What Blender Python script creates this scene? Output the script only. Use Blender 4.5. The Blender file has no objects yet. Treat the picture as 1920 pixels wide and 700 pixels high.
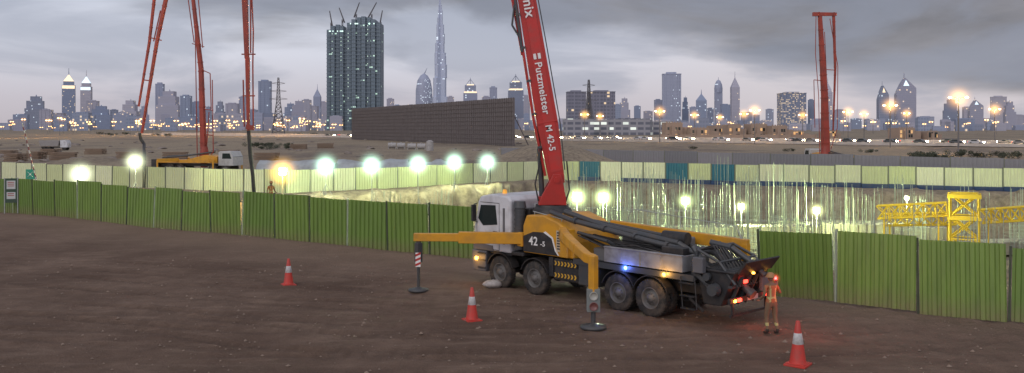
import bpy, math, random
import numpy as np
from mathutils import Vector, Matrix, noise
random.seed(7)
sc=bpy.context.scene
H=5.8; F=1670.0; HY=240.0
def G(px,py,z=0.0):
    """surveyed ground point from photo bearings (metres)"""
    d=F*(H-z)/(py-HY); return ((px-960)/F*d, d)
def A(px,d): return ((px-960)/F*d, d)
def ZH(py,d): return H-(py-HY)*d/F
# ---------------------------------------------------------------- materials
def newmat(name):
    m=bpy.data.materials.new(name); m.use_nodes=True
    nt=m.node_tree; b=nt.nodes['Principled BSDF']; return m,nt,b
def N(nt,t,**k):
    n=nt.nodes.new(t)
    for a,v in k.items():
        if hasattr(n,a): setattr(n,a,v)
    return n
def math_n(nt,op,a,b=None,clamp=False):
    n=nt.nodes.new('ShaderNodeMath'); n.operation=op; n.use_clamp=clamp
    for i,v in enumerate((a,b)):
        if v is None: continue
        if isinstance(v,(int,float)): n.inputs[i].default_value=v
        else: nt.links.new(v,n.inputs[i])
    return n.outputs[0]
def mixc(nt,f,a,b):
    n=nt.nodes.new('ShaderNodeMix'); n.data_type='RGBA'
    for s,v in ((n.inputs[0],f),(n.inputs[6],a),(n.inputs[7],b)):
        if isinstance(v,(int,float)): s.default_value=v
        elif isinstance(v,tuple): s.default_value=(v[0],v[1],v[2],1)
        else: nt.links.new(v,s)
    return n.outputs[2]
def noise_n(nt,scale,detail=4,vec=None,rough=.55,sc3=None):
    tc=N(nt,'ShaderNodeTexCoord'); mp=N(nt,'ShaderNodeMapping')
    nt.links.new(tc.outputs['Object'],mp.inputs[0])
    if sc3: mp.inputs['Scale'].default_value=sc3
    n=N(nt,'ShaderNodeTexNoise'); n.inputs['Scale'].default_value=scale; n.inputs['Detail'].default_value=detail
    n.inputs['Roughness'].default_value=rough
    nt.links.new(mp.outputs[0],n.inputs['Vector']); return n.outputs[0]
def ramp(nt,f,stops):
    r=nt.nodes.new('ShaderNodeValToRGB'); e=r.color_ramp.elements
    while len(e)<len(stops): e.new(.5)
    for el,(p,c) in zip(e,stops): el.position=p; el.color=(c[0],c[1],c[2],1)
    nt.links.new(f,r.inputs[0]); return r.outputs[0]
MC={}
def mat(name,col,rough=.6,metal=0,dirt=.25,dscale=3.0,bump=0,dirtcol=(.12,.095,.075),emit=None,es=0):
    if name in MC: return MC[name]
    m,nt,b=newmat(name)
    n=noise_n(nt,dscale,6)
    f=ramp(nt,n,[(.42,(0,0,0)),(.72,(1,1,1))])
    f=math_n(nt,'MULTIPLY',f,dirt)
    nt.links.new(mixc(nt,f,tuple(col),dirtcol),b.inputs['Base Color'])
    b.inputs['Roughness'].default_value=rough; b.inputs['Metallic'].default_value=metal
    if bump:
        bp=N(nt,'ShaderNodeBump'); bp.inputs['Strength'].default_value=bump
        nt.links.new(n,bp.inputs['Height']); nt.links.new(bp.outputs[0],b.inputs['Normal'])
    if emit:
        b.inputs['Emission Color'].default_value=(*emit,1); b.inputs['Emission Strength'].default_value=es
    MC[name]=m; return m
def facade(name,wall,glass,lit,frac,cw,ch,es,ww=.7,wh=.55,rough=.5):
    if name in MC: return MC[name]
    m,nt,b=newmat(name)
    tc=N(nt,'ShaderNodeTexCoord'); s=N(nt,'ShaderNodeSeparateXYZ'); nt.links.new(tc.outputs['Object'],s.inputs[0])
    u=math_n(nt,'ADD',s.outputs[0],s.outputs[1]); u=math_n(nt,'DIVIDE',math_n(nt,'ADD',u,5000.0),cw); v=math_n(nt,'DIVIDE',s.outputs[2],ch)
    fu=math_n(nt,'FRACT',u); fv=math_n(nt,'FRACT',v)
    iu=math_n(nt,'FLOOR',u); iv=math_n(nt,'FLOOR',v)
    win=math_n(nt,'MULTIPLY',math_n(nt,'LESS_THAN',fu,ww),math_n(nt,'LESS_THAN',fv,wh))
    g=N(nt,'ShaderNodeNewGeometry'); sg=N(nt,'ShaderNodeSeparateXYZ'); nt.links.new(g.outputs['Normal'],sg.inputs[0])
    win=math_n(nt,'MULTIPLY',win,math_n(nt,'LESS_THAN',math_n(nt,'ABSOLUTE',sg.outputs[2]),.5))
    c=N(nt,'ShaderNodeCombineXYZ'); nt.links.new(iu,c.inputs[0]); nt.links.new(iv,c.inputs[1])
    oi=N(nt,'ShaderNodeObjectInfo'); nt.links.new(math_n(nt,'MULTIPLY',oi.outputs['Random'],97.0),c.inputs[2])
    wn=N(nt,'ShaderNodeTexWhiteNoise'); nt.links.new(c.outputs[0],wn.inputs[0])
    on=math_n(nt,'MULTIPLY',math_n(nt,'GREATER_THAN',wn.outputs[0],1-frac),win)
    n=noise_n(nt,.02,3)
    w2=mixc(nt,n,tuple(x*.85 for x in wall),tuple(min(1,x*1.12) for x in wall))
    w2=mixc(nt,oi.outputs['Random'],w2,tuple(wall[i]*(.72,.76,.84)[i] for i in range(3)))
    nt.links.new(mixc(nt,win,w2,tuple(glass)),b.inputs['Base Color'])
    b.inputs['Roughness'].default_value=rough
    b.inputs['Emission Color'].default_value=(*lit,1)
    nt.links.new(math_n(nt,'MULTIPLY',on,math_n(nt,'MULTIPLY',wn.outputs[0],es)),b.inputs['Emission Strength'])
    MC[name]=m; return m
def emis(name,col,s):
    if name in MC: return MC[name]
    m,nt,b=newmat(name); b.inputs['Base Color'].default_value=(*col,1)
    n=noise_n(nt,2,2); e=math_n(nt,'MULTIPLY',n,s*.2); e=math_n(nt,'ADD',e,s*.9)
    b.inputs['Emission Color'].default_value=(*col,1); nt.links.new(e,b.inputs['Emission Strength']); MC[name]=m; return m
def halomat(name,R,col,k,powr=5.0):
    """added glow round a lamp: volume emission only, fading with distance from the lamp"""
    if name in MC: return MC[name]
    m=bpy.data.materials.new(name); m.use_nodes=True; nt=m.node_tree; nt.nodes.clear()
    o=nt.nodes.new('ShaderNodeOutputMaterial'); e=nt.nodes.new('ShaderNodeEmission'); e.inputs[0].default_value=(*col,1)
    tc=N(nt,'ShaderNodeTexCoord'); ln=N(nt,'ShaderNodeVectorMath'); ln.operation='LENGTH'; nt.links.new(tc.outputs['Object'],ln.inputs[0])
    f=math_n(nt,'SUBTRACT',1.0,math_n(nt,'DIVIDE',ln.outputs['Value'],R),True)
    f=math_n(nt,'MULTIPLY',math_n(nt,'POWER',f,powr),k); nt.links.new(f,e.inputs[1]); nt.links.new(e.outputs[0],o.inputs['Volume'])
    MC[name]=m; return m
# ---------------------------------------------------------------- mesh helper
class M:
    def __init__(s): s.v=[];s.f=[];s.m=[];s.sm=[]
    def add(s,vs,fs,m=0,smooth=False):
        o=len(s.v); s.v+= [tuple(p) for p in vs]
        for f in fs: s.f.append([i+o for i in f]); s.m.append(m); s.sm.append(smooth)
        return s
    def box(s,x0,x1,y0,y1,z0,z1,m=0):
        vs=[(x0,y0,z0),(x1,y0,z0),(x1,y1,z0),(x0,y1,z0),(x0,y0,z1),(x1,y0,z1),(x1,y1,z1),(x0,y1,z1)]
        return s.add(vs,[(0,3,2,1),(4,5,6,7),(0,1,5,4),(1,2,6,5),(2,3,7,6),(3,0,4,7)],m)
    def tube(s,p0,p1,r0,r1=None,n=8,m=0,cap=True):
        p0=Vector(p0);p1=Vector(p1); r1=r0 if r1 is None else r1
        d=(p1-p0); 
        if d.length<1e-6: return s
        d.normalize(); a=Vector((0,0,1)) if abs(d.z)<.9 else Vector((1,0,0))
        u=d.cross(a).normalized(); w=d.cross(u)
        vs=[]
        for p,r in ((p0,r0),(p1,r1)):
            for i in range(n):
                t=2*math.pi*i/n; vs.append(p+u*math.cos(t)*r+w*math.sin(t)*r)
        s.add(vs,[(i,(i+1)%n,n+(i+1)%n,n+i) for i in range(n)],m,n>5)
        if cap: s.add(vs,[tuple(range(n-1,-1,-1)),tuple(range(n,2*n))],m)
        return s
    def path(s,pts,r,n=8,m=0):
        for a,b in zip(pts,pts[1:]): s.tube(a,b,r,r,n,m)
        return s
    def beam(s,p0,p1,w0,h0,w1=None,h1=None,up=(0,0,1),m=0):
        w1=w0 if w1 is None else w1; h1=h0 if h1 is None else h1
        p0=Vector(p0);p1=Vector(p1); d=(p1-p0).normalized(); u=Vector(up)
        x=d.cross(u).normalized(); y=x.cross(d)
        vs=[]
        for p,w,h in ((p0,w0,h0),(p1,w1,h1)):
            for a,b in ((-1,-1),(1,-1),(1,1),(-1,1)): vs.append(p+x*a*w/2+y*b*h/2)
        return s.add(vs,[(0,1,2,3)[::-1],(4,5,6,7),(0,1,5,4),(1,2,6,5),(2,3,7,6),(3,0,4,7)],m)
    def prism(s,pts,a,b,axis='y',m=0):
        def P(p,t): return (p[0],t,p[1]) if axis=='y' else ((t,p[0],p[1]) if axis=='x' else (p[0],p[1],t))
        n=len(pts); vs=[P(p,a) for p in pts]+[P(p,b) for p in pts]
        return s.add(vs,[tuple(range(n)),tuple(range(2*n-1,n-1,-1))]+[(i,n+i,n+(i+1)%n,(i+1)%n) for i in range(n)],m)
    def rev(s,prof,c=(0,0,0),n=20,m=0,axis='z',smooth=True):
        vs=[]
        for r,h in prof:
            for i in range(n):
                t=2*math.pi*i/n; a,b=r*math.cos(t),r*math.sin(t)
                q=(a,b,h) if axis=='z' else ((a,h,b) if axis=='y' else (h,a,b))
                vs.append((c[0]+q[0],c[1]+q[1],c[2]+q[2]))
        fs=[]
        for k in range(len(prof)-1):
            for i in range(n): fs.append((k*n+i,k*n+(i+1)%n,(k+1)*n+(i+1)%n,(k+1)*n+i))
        return s.add(vs,fs,m,smooth)
    def lattice(s,p0,p1,w0,w1,n,r,m=0,legs=4):
        p0=Vector(p0);p1=Vector(p1); d=(p1-p0).normalized(); a=Vector((0,0,1)) if abs(d.z)<.9 else Vector((0,1,0))
        x=d.cross(a).normalized(); y=x.cross(d)
        R=[]
        for k in range(n+1):
            t=k/n; p=p0.lerp(p1,t); w=(w0*(1-t)+w1*t)/2
            R.append([p+x*i*w+y*j*w for i,j in ((-1,-1),(1,-1),(1,1),(-1,1))])
        for k in range(n):
            for i in range(4):
                s.tube(R[k][i],R[k+1][i],r,r,4,m,False); s.tube(R[k][i],R[k+1][(i+1)%4],r*.7,r*.7,4,m,False)
                s.tube(R[k][(i+1)%4],R[k+1][i],r*.7,r*.7,4,m,False); s.tube(R[k+1][i],R[k+1][(i+1)%4],r*.7,r*.7,4,m,False)
        return s
    def obj(s,name,mats,parent=None,loc=(0,0,0),rot=0,bevel=0,label=None,cat=None,group=None,kind=None):
        me=bpy.data.meshes.new(name); me.from_pydata(s.v,[],s.f); 
        me.polygons.foreach_set('material_index',s.m); me.polygons.foreach_set('use_smooth',s.sm)
        for x in (mats if isinstance(mats,(list,tuple)) else [mats]): me.materials.append(x)
        import bmesh
        bm=bmesh.new(); bm.from_mesh(me); bmesh.ops.recalc_face_normals(bm,faces=bm.faces); bm.to_mesh(me); bm.free()
        o=bpy.data.objects.new(name,me); sc.collection.objects.link(o)
        o.location=loc; o.rotation_euler=(0,0,rot)
        if parent: o.parent=parent
        if bevel:
            b=o.modifiers.new('b','BEVEL'); b.width=bevel; b.segments=2; b.limit_method='ANGLE'; b.angle_limit=math.radians(40)
        tag(o,label,cat,group,kind); return o
def tag(o,label=None,cat=None,group=None,kind=None):
    if label:o['label']=label
    if cat:o['category']=cat
    if group:o['group']=group
    if kind:o['kind']=kind
def empty(name,loc,rot=0,label=None,cat=None,group=None):
    o=bpy.data.objects.new(name,None); sc.collection.objects.link(o); o.location=loc; o.rotation_euler=(0,0,rot); o.empty_display_size=.2
    tag(o,label,cat,group); return o
def dup(o,loc,rot=None,scale=None,label=None):
    c=o.copy(); sc.collection.objects.link(c); c.location=loc
    if rot is not None: c.rotation_euler=(0,0,rot)
    if scale: c.scale=scale
    if label: c['label']=label
    for ch in o.children:
        d=ch.copy(); sc.collection.objects.link(d); d.parent=c
    return c
def text(s,size,mt,parent,matrix,name='lettering',ext=.004,align='LEFT',xs=1.0):
    cu=bpy.data.curves.new(name,'FONT'); cu.body=s; cu.size=size; cu.extrude=ext; cu.align_x=align; cu.offset=.005*size/.3; cu.space_character=1.06
    t=bpy.data.objects.new(name,cu); sc.collection.objects.link(t)
    bpy.context.view_layer.update()
    me=bpy.data.meshes.new_from_object(t.evaluated_get(bpy.context.evaluated_depsgraph_get()))
    bpy.data.objects.remove(t); me.materials.clear(); me.materials.append(mt)
    me.transform(Matrix.Diagonal((xs,1,1,1))); me.transform(matrix)
    o=bpy.data.objects.new(name,me); sc.collection.objects.link(o)
    if parent: o.parent=parent
    return o
def basis(o,x,y):
    x=Vector(x).normalized(); y=Vector(y).normalized(); z=x.cross(y)
    m=Matrix.Identity(4)
    for i in range(3): m[i][0]=x[i];m[i][1]=y[i];m[i][2]=z[i];m[i][3]=o[i]
    return m
def light(name,kind,loc,power,col,parent=None,r=.15,**k):
    l=bpy.data.lights.new(name,kind); l.energy=power; l.color=col
    if kind in('POINT','SPOT'): l.shadow_soft_size=r
    for a,v in k.items(): setattr(l,a,v)
    o=bpy.data.objects.new(name,l); sc.collection.objects.link(o); o.location=loc
    if parent:o.parent=parent
    return o
def halo(parent,loc,R,mt):
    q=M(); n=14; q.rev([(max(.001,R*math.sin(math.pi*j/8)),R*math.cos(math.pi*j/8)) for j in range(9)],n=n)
    return q.obj('lamp_halo',mt,parent,loc=loc)  # glow sphere added round a lamp, self-emitting, nothing in it scatters light
# ---------------------------------------------------------------- camera
cam=bpy.data.cameras.new('camera'); co=bpy.data.objects.new('camera',cam); sc.collection.objects.link(co)
co.location=(0,0,H); co.rotation_euler=(math.pi/2,0,0); cam.sensor_width=36; cam.lens=36*F/1920; cam.shift_y=-(350-HY)/1920
cam.clip_start=.5; cam.clip_end=40000; sc.camera=co
sc.view_settings.view_transform='Standard'; sc.view_settings.look='None'; sc.view_settings.exposure=0
# ---------------------------------------------------------------- world
w=bpy.data.worlds.new('World'); sc.world=w; w.use_nodes=True; nt=w.node_tree; bg=nt.nodes['Background']
tc=N(nt,'ShaderNodeTexCoord'); sp=N(nt,'ShaderNodeSeparateXYZ'); nt.links.new(tc.outputs['Generated'],sp.inputs[0])
x,y,z=sp.outputs
base=ramp(nt,z,[(0,(.50,.46,.50)),(.03,(.55,.52,.58)),(.08,(.66,.67,.76)),(.15,(.57,.61,.72)),(.35,(.48,.48,.54)),(1,(.50,.49,.53))])
mrr=N(nt,'ShaderNodeMapRange'); mrr.interpolation_type='SMOOTHSTEP'; nt.links.new(x,mrr.inputs[0]); mrr.inputs[1].default_value=0; mrr.inputs[2].default_value=.35
base=mixc(nt,math_n(nt,'MULTIPLY',mrr.outputs[0],.6),base,(.68,.62,.64))
def wnoise(scl,scale,det,rough=.55,off=(0,0,0),dist=0):
    mp=N(nt,'ShaderNodeMapping'); mp.inputs['Scale'].default_value=scl; mp.inputs['Location'].default_value=off
    nt.links.new(tc.outputs['Generated'],mp.inputs[0]); n=N(nt,'ShaderNodeTexNoise'); n.inputs['Scale'].default_value=scale
    n.inputs['Detail'].default_value=det; n.inputs['Roughness'].default_value=rough; n.inputs['Distortion'].default_value=dist
    nt.links.new(mp.outputs[0],n.inputs[0]); return n.outputs[0]
n1=wnoise((1,1,3.2),2.6,6,.5,(.3,0,.4),.4); n2=wnoise((1,1,3.5),4,7,.55,(3,1,0),.3); n3=wnoise((1,1,4.2),3.4,8,.55,(7,2,1),.5)
s1=math_n(nt,'ADD',math_n(nt,'MULTIPLY',x,1.0),math_n(nt,'MULTIPLY',z,8.5))
s1=math_n(nt,'ADD',s1,math_n(nt,'MULTIPLY',math_n(nt,'SUBTRACT',n1,.5),2.4))
mr=N(nt,'ShaderNodeMapRange'); mr.interpolation_type='SMOOTHSTEP'; nt.links.new(s1,mr.inputs[0]); mr.inputs[1].default_value=.66; mr.inputs[2].default_value=1.16
mo=N(nt,'ShaderNodeMapRange'); mo.interpolation_type='SMOOTHSTEP'; nt.links.new(z,mo.inputs[0]); mo.inputs[1].default_value=.2; mo.inputs[2].default_value=.5; mo.inputs[3].default_value=.95; mo.inputs[4].default_value=.2
dark=mixc(nt,ramp(nt,n2,[(.35,(0,0,0)),(.65,(1,1,1))]),(.135,.135,.155),(.29,.285,.32))
c1=mixc(nt,math_n(nt,'MULTIPLY',mr.outputs[0],mo.outputs[0]),base,dark)
mr2=N(nt,'ShaderNodeMapRange'); mr2.interpolation_type='SMOOTHSTEP'
s2=math_n(nt,'ADD',n3,math_n(nt,'MULTIPLY',z,.75)); nt.links.new(s2,mr2.inputs[0]); mr2.inputs[1].default_value=.49; mr2.inputs[2].default_value=.67
c2=mixc(nt,math_n(nt,'MULTIPLY',mr2.outputs[0],.55),c1,(.28,.31,.40))
# fill added to the sky behind the camera, brightening faces turned towards it
mb=N(nt,'ShaderNodeMapRange'); mb.interpolation_type='SMOOTHSTEP'; nt.links.new(y,mb.inputs[0]); mb.inputs[1].default_value=.35; mb.inputs[2].default_value=-.7; mb.inputs[3].default_value=1.0; mb.inputs[4].default_value=2.0
vb=N(nt,'ShaderNodeVectorMath'); vb.operation='SCALE'; nt.links.new(c2,vb.inputs[0]); nt.links.new(mb.outputs[0],vb.inputs[3])
sky=N(nt,'ShaderNodeTexSky'); sky.sky_type='NISHITA'; sky.sun_disc=False; sky.sun_elevation=math.radians(8); sky.sun_rotation=math.radians(145)
va=N(nt,'ShaderNodeVectorMath'); va.operation='SCALE'; nt.links.new(sky.outputs[0],va.inputs[0]); va.inputs[3].default_value=.004
ad=N(nt,'ShaderNodeVectorMath'); ad.operation='ADD'; nt.links.new(va.outputs[0],ad.inputs[0]); nt.links.new(vb.outputs[0],ad.inputs[1])
nt.links.new(ad.outputs[0],bg.inputs[0]); bg.inputs[1].default_value=1.0
sun=light('sun','SUN',(0,0,50),.6,(1,.86,.72)); sun.data.angle=math.radians(30); sun.rotation_euler=(math.radians(60),0,math.radians(-35))
# ---------------------------------------------------------------- ground
def nearfence(X): return 38.7-.645*(X+1.6)
PIT=[(-28,61.5),(-20,73),(2,94),(75,64),(75,-4),(30,23.5),(0,42.5)]
def spread(a,b,s): return list(np.arange(a,b,s))
xs=sorted(set([round(v,3) for v in spread(-17,18,.15)+spread(-60,-17,.7)+spread(18,80,.7)+spread(-160,-60,7)+spread(80,240,8)+[-20000,-12000,-6000,-3000,-1500,-900,-600,-400,-280,-200,280,340,420,600,900,1500,3000,6000,12000,20000]]))
ys=sorted(set([round(v,3) for v in [-200,-60,0,8,13,16]+spread(18,40,.15)+spread(40,62,.5)+spread(62,100,.6)+spread(100,160,4)+spread(160,480,14)+[550,700,900,1300,2000,3500,6000,12000,25000]]))
XX,YY=np.meshgrid(np.array(xs),np.array(ys))
def sdf(X,Y):
    d=np.full(X.shape,1e9); ins=np.zeros(X.shape,bool); n=len(PIT)
    for i in range(n):
        ax,ay=PIT[i];bx,by=PIT[(i+1)%n]
        t=np.clip(((X-ax)*(bx-ax)+(Y-ay)*(by-ay))/((bx-ax)**2+(by-ay)**2),0,1)
        d=np.minimum(d,np.hypot(X-ax-t*(bx-ax),Y-ay-t*(by-ay)))
        c=((ay>Y)!=(by>Y))&(X<(bx-ax)*(Y-ay)/(by-ay+1e-9)+ax); ins^=c
    return np.where(ins,d,-d)
D=sdf(XX,YY)
ZZ=np.zeros(XX.shape); RUT=np.zeros(XX.shape)
JIT=np.zeros(XX.shape)
for j in range(len(ys)):
    for i in range(len(xs)):
        X=xs[i];Y=ys[j]
        if Y<160 and -60<X<90 and Y>10:
            n=noise.noise((X*.12,Y*.12,0))*.10+noise.noise((X*.6,Y*.6,3))*.045
            if Y<42: n+=noise.noise((X*2.3,Y*2.3,7))*.028+noise.noise((X*5,Y*5,1))*.014
            if D[j,i]>-1.5:
                n+=noise.noise((X*.5,Y*.5,9))*.6; JIT[j,i]=noise.noise((X*.35,Y*.35,5))*1.6+noise.noise((X*1.1,Y*1.1,2))*.8
            ZZ[j,i]=n
        elif Y>=100 and Y<500: ZZ[j,i]=noise.noise((X*.03,Y*.03,4))*.5
ramp_=np.clip((D+JIT-.1)/2.4,0,1); ramp_=ramp_*ramp_*(3-2*ramp_)
ZZ-=3.6*ramp_
fd=(YY-(38.7-.645*(XX+1.6)))*.84
ZZ+=np.where((XX<-1),.20*np.exp(-((fd+.5)/.8)**2),0)-np.where((XX>8)&(XX<26),.12*np.exp(-((fd+.4)/1.5)**2),0)
for (cx,cy,r,h) in [(8,128,7,2.8),(3,134,6,2.2),(-45,118,9,1.6),(-60,125,8,1.8),(-30,135,9,1.2),(-14,128,12,1.3),(70,125,10,1.5)]:
    ZZ+=h*np.exp(-(((XX-cx)/r)**2+((YY-cy)/r)**2))
def rut(fun,off,wd,dep):
    global ZZ,RUT
    e=1e-2; yy=fun(XX); sl=(fun(XX+e)-yy)/e
    dd=(YY-yy)/np.sqrt(1+sl*sl)-off+.05*np.sin(XX*1.3+off)
    tread=.7+.3*np.sin(XX*16)
    ok=(YY<39)&(YY>16)&(D<-2)
    core=np.exp(-(dd/wd)**4); fade=.5+.5*np.sin(XX*.35+dep*300)
    ZZ+=np.where(ok,(-dep*core*tread+dep*.6*np.exp(-((np.abs(dd)-wd*1.5)/(wd*.5))**2))*fade,0)
    RUT=np.maximum(RUT,np.where(ok,core*tread*fade,0))
for a,b,c,dep in [(25.5,-.02,.012,.06),(23.2,-.10,.02,.055),(29.5,-.16,.006,.055),(27,.18,.01,.045),(33.5,-.42,.0,.05),(22.0,.07,.003,.05),(24.2,.03,.008,.05),(28.2,-.25,.004,.045),(31.3,-.30,.003,.045),(26.6,-.08,.014,.035),(21.2,-.02,.01,.045),(30.4,-.5,-.004,.035)]:
    for o_ in (-1.0,1.0): rut(lambda X,a=a,b=b,c=c:a+b*X+c*X*X,o_,.2,dep)
nx,ny=len(xs),len(ys)
V=np.stack([XX.ravel(),YY.ravel(),ZZ.ravel()],1)
idx=np.arange(nx*ny).reshape(ny,nx)
Fq=np.stack([idx[:-1,:-1],idx[:-1,1:],idx[1:,1:],idx[1:,:-1]],-1).reshape(-1,4)
me=bpy.data.meshes.new('ground'); me.from_pydata(V.tolist(),[],Fq.tolist()); me.polygons.foreach_set('use_smooth',[True]*len(Fq))
at=me.attributes.new('compaction','FLOAT','POINT'); at.data.foreach_set('value',RUT.ravel().astype(np.float32))
gr=bpy.data.objects.new('ground',me); sc.collection.objects.link(gr); gr['kind']='structure'
XA=np.array(xs); YA=np.array(ys)
def gz(X,Y): return float(ZZ[int(np.argmin(np.abs(YA-Y))),int(np.argmin(np.abs(XA-X)))])
m,nt,b=newmat('dirt')
na=noise_n(nt,.22,6); nb=noise_n(nt,1.6,8,rough=.65); nc=noise_n(nt,14,6,rough=.7); nd=noise_n(nt,1.3,7,rough=.65,sc3=(.4,1.5,1))
c=ramp(nt,na,[(.3,(.118,.074,.052)),(.5,(.175,.115,.082)),(.72,(.245,.168,.122))])
c=mixc(nt,math_n(nt,'MULTIPLY',ramp(nt,nb,[(.4,(0,0,0)),(.7,(1,1,1))]),.55),c,(.10,.066,.048))
c=mixc(nt,math_n(nt,'MULTIPLY',ramp(nt,nd,[(.52,(0,0,0)),(.66,(1,1,1))]),.35),c,(.29,.205,.15))
c=mixc(nt,math_n(nt,'MULTIPLY',ramp(nt,nc,[(.55,(0,0,0)),(.75,(1,1,1))]),.5),c,(.30,.225,.17))
an=N(nt,'ShaderNodeAttribute'); an.attribute_name='compaction'
c=mixc(nt,math_n(nt,'MULTIPLY',an.outputs['Fac'],.5),c,(.075,.05,.037))
tcg=N(nt,'ShaderNodeTexCoord'); spg=N(nt,'ShaderNodeSeparateXYZ'); nt.links.new(tcg.outputs['Object'],spg.inputs[0])
fenceside=math_n(nt,'ADD',spg.outputs[1],math_n(nt,'MULTIPLY',spg.outputs[0],.645))
fenceside=math_n(nt,'ADD',fenceside,math_n(nt,'MULTIPLY',nb,3.0))
mrb=N(nt,'ShaderNodeMapRange'); nt.links.new(fenceside,mrb.inputs[0]); mrb.inputs[1].default_value=31; mrb.inputs[2].default_value=39; mrb.inputs[4].default_value=.55
c=mixc(nt,mrb.outputs[0],c,(.30,.215,.16))
mrg=N(nt,'ShaderNodeMapRange'); nt.links.new(fenceside,mrg.inputs[0]); mrg.inputs[1].default_value=39; mrg.inputs[2].default_value=45
sand=ramp(nt,nb,[(.3,(.17,.135,.095)),(.6,(.36,.295,.21)),(.8,(.24,.195,.145))])
nfar=noise_n(nt,.03,8,rough=.7,sc3=(1,.45,1))
sand=mixc(nt,math_n(nt,'MULTIPLY',ramp(nt,nfar,[(.48,(0,0,0)),(.6,(1,1,1))]),.6),sand,(.13,.105,.095))
c=mixc(nt,mrg.outputs[0],c,sand)
nt.links.new(c,b.inputs['Base Color']); b.inputs['Roughness'].default_value=.9; b.inputs['Specular IOR Level'].default_value=.2
bp=N(nt,'ShaderNodeBump'); bp.inputs['Strength'].default_value=1.0; bp.inputs['Distance'].default_value=.10
hh=math_n(nt,'ADD',math_n(nt,'MULTIPLY',nc,.6),nb); hh=math_n(nt,'ADD',hh,math_n(nt,'MULTIPLY',nd,.6)); nt.links.new(hh,bp.inputs['Height']); nt.links.new(bp.outputs[0],b.inputs['Normal'])
me.materials.append(m)
g=M()
for k in range(1500):
    Y=random.uniform(20,40); X=random.uniform(-.6,.6)*Y
    if Y>nearfence(X)-.6: continue
    r=random.choice([.015,.02,.02,.03,.03,.04,.06])*random.uniform(.6,1.2); z0=gz(X,Y)
    vs=[];
    for a,bb,cc in ((1,0,0),(0,1,0),(-1,0,0),(0,-1,0),(0,0,.8),(0,0,-.6)):
        q=random.uniform(.7,1.3); vs.append((X+a*r*q,Y+bb*r*q,z0+cc*r*q+.01))
    g.add(vs,[(0,1,4),(1,2,4),(2,3,4),(3,0,4),(1,0,5),(2,1,5),(3,2,5),(0,3,5)])
g.obj('gravel',mat('gravel stone',(.27,.20,.15),.9,dirt=.6),kind='stuff')
# ---------------------------------------------------------------- common mats
RED=mat('red boom paint',(.50,.028,.020),.35,dirt=.4,dscale=1.5,dirtcol=(.18,.03,.02))
ORED=mat('orange red boom paint',(.36,.05,.028),.5,dirt=.55,dscale=.8,dirtcol=(.10,.035,.03))
YEL=mat('yellow paint',(.70,.33,.02),.38,dirt=.45,dscale=2.2,dirtcol=(.25,.15,.06))
WHT=mat('white paint',(.66,.66,.68),.35,dirt=.4,dscale=2)
BLK=mat('black paint',(.022,.022,.024),.5,dirt=.5,dscale=4,dirtcol=(.09,.07,.055))
DGR=mat('dark grey steel',(.07,.075,.08),.45,metal=.2,dirt=.5,dscale=3)
GRY=mat('aluminium',(.36,.36,.37),.5,metal=.3,dirt=.6,dscale=2.5)
RUB=mat('tyre rubber',(.028,.027,.026),.85,dirt=.7,dscale=5,dirtcol=(.14,.105,.08),bump=.3)
RIM=mat('rim steel',(.15,.145,.14),.6,metal=.2,dirt=.6,dscale=6)
GLS=mat('window glass',(.02,.03,.03),.08,dirt=.05)
LET=mat('white lettering',(.85,.83,.8),.5,dirt=.05)
STL=mat('galvanised steel',(.4,.42,.4),.5,metal=.4,dirt=.3)
AMB=emis('amber lamp',(1,.42,.05),12); REDL=emis('red lamp',(1,.05,.03),6); BLU=emis('blue lamp',(.05,.15,1),22)
# ---------------------------------------------------------------- near green fence
def panel(wd,ht,pitch,dep,jag=0):
    q=M(); n=int(round(wd/pitch)); pts=[]
    for i in range(n):
        x0=-wd/2+i*wd/n; p=wd/n
        pts+= [(x0,0),(x0+p*.3,0),(x0+p*.42,-dep),(x0+p*.85,-dep),(x0+p*.97,0)]
    pts.append((wd/2,0))
    vs=[(a,b_,0) for a,b_ in pts]+[(a,b_,ht) for a,b_ in pts]; L=len(pts)
    q.add(vs,[(i,i+1,L+i+1,L+i) for i in range(L-1)])
    return q
m,nt,b=newmat('green sheet metal')
oi=N(nt,'ShaderNodeObjectInfo'); n=noise_n(nt,1.3,6,sc3=(3,3,.5)); n2_=noise_n(nt,9,5)
c=mixc(nt,oi.outputs['Random'],(.145,.245,.045),(.215,.325,.065))
c=mixc(nt,math_n(nt,'MULTIPLY',ramp(nt,n,[(.42,(0,0,0)),(.72,(1,1,1))]),.5),c,(.115,.165,.05))
tz=N(nt,'ShaderNodeTexCoord'); sz=N(nt,'ShaderNodeSeparateXYZ'); nt.links.new(tz.outputs['Object'],sz.inputs[0])
dz=math_n(nt,'MULTIPLY',math_n(nt,'SUBTRACT',.7,sz.outputs[2],True),1.5,True)
c=mixc(nt,math_n(nt,'MULTIPLY',dz,n2_),c,(.24,.17,.11))
nt.links.new(c,b.inputs['Base Color']); b.inputs['Roughness'].default_value=.42
GRN=m
def fence_unit(name,wd,ht,pitch,dep,mt,postm,label,cat,group,base=None,back=True,pw=.03):
    e=empty(name,(0,0,0),0,label,cat,group)
    panel(wd-.10,ht,pitch,dep).obj('sheet',mt,e)
    q=M(); q.box(-wd/2-pw,-wd/2+pw,-.03,.05,0,ht+.05)
    q.obj('post',postm,e)
    if back:
        q=M(); q.box(-wd/2+.05,wd/2-.05,.02,.07,.5,.56); q.obj('rail',postm,e)
        q=M(); q.box(-wd/2+.05,wd/2-.05,.02,.07,ht-.5,ht-.44); q.obj('rail',postm,e)
    if base:
        q=M(); q.box(-wd/2+.04,wd/2,-.5,.25,-.3,.42); q.obj('barrier_base',base,e)
    return e
POST=mat('dark green post',(.045,.065,.03),.6,dirt=.4)
POSTL=mat('pale post',(.36,.42,.30),.5,dirt=.4)
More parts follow.
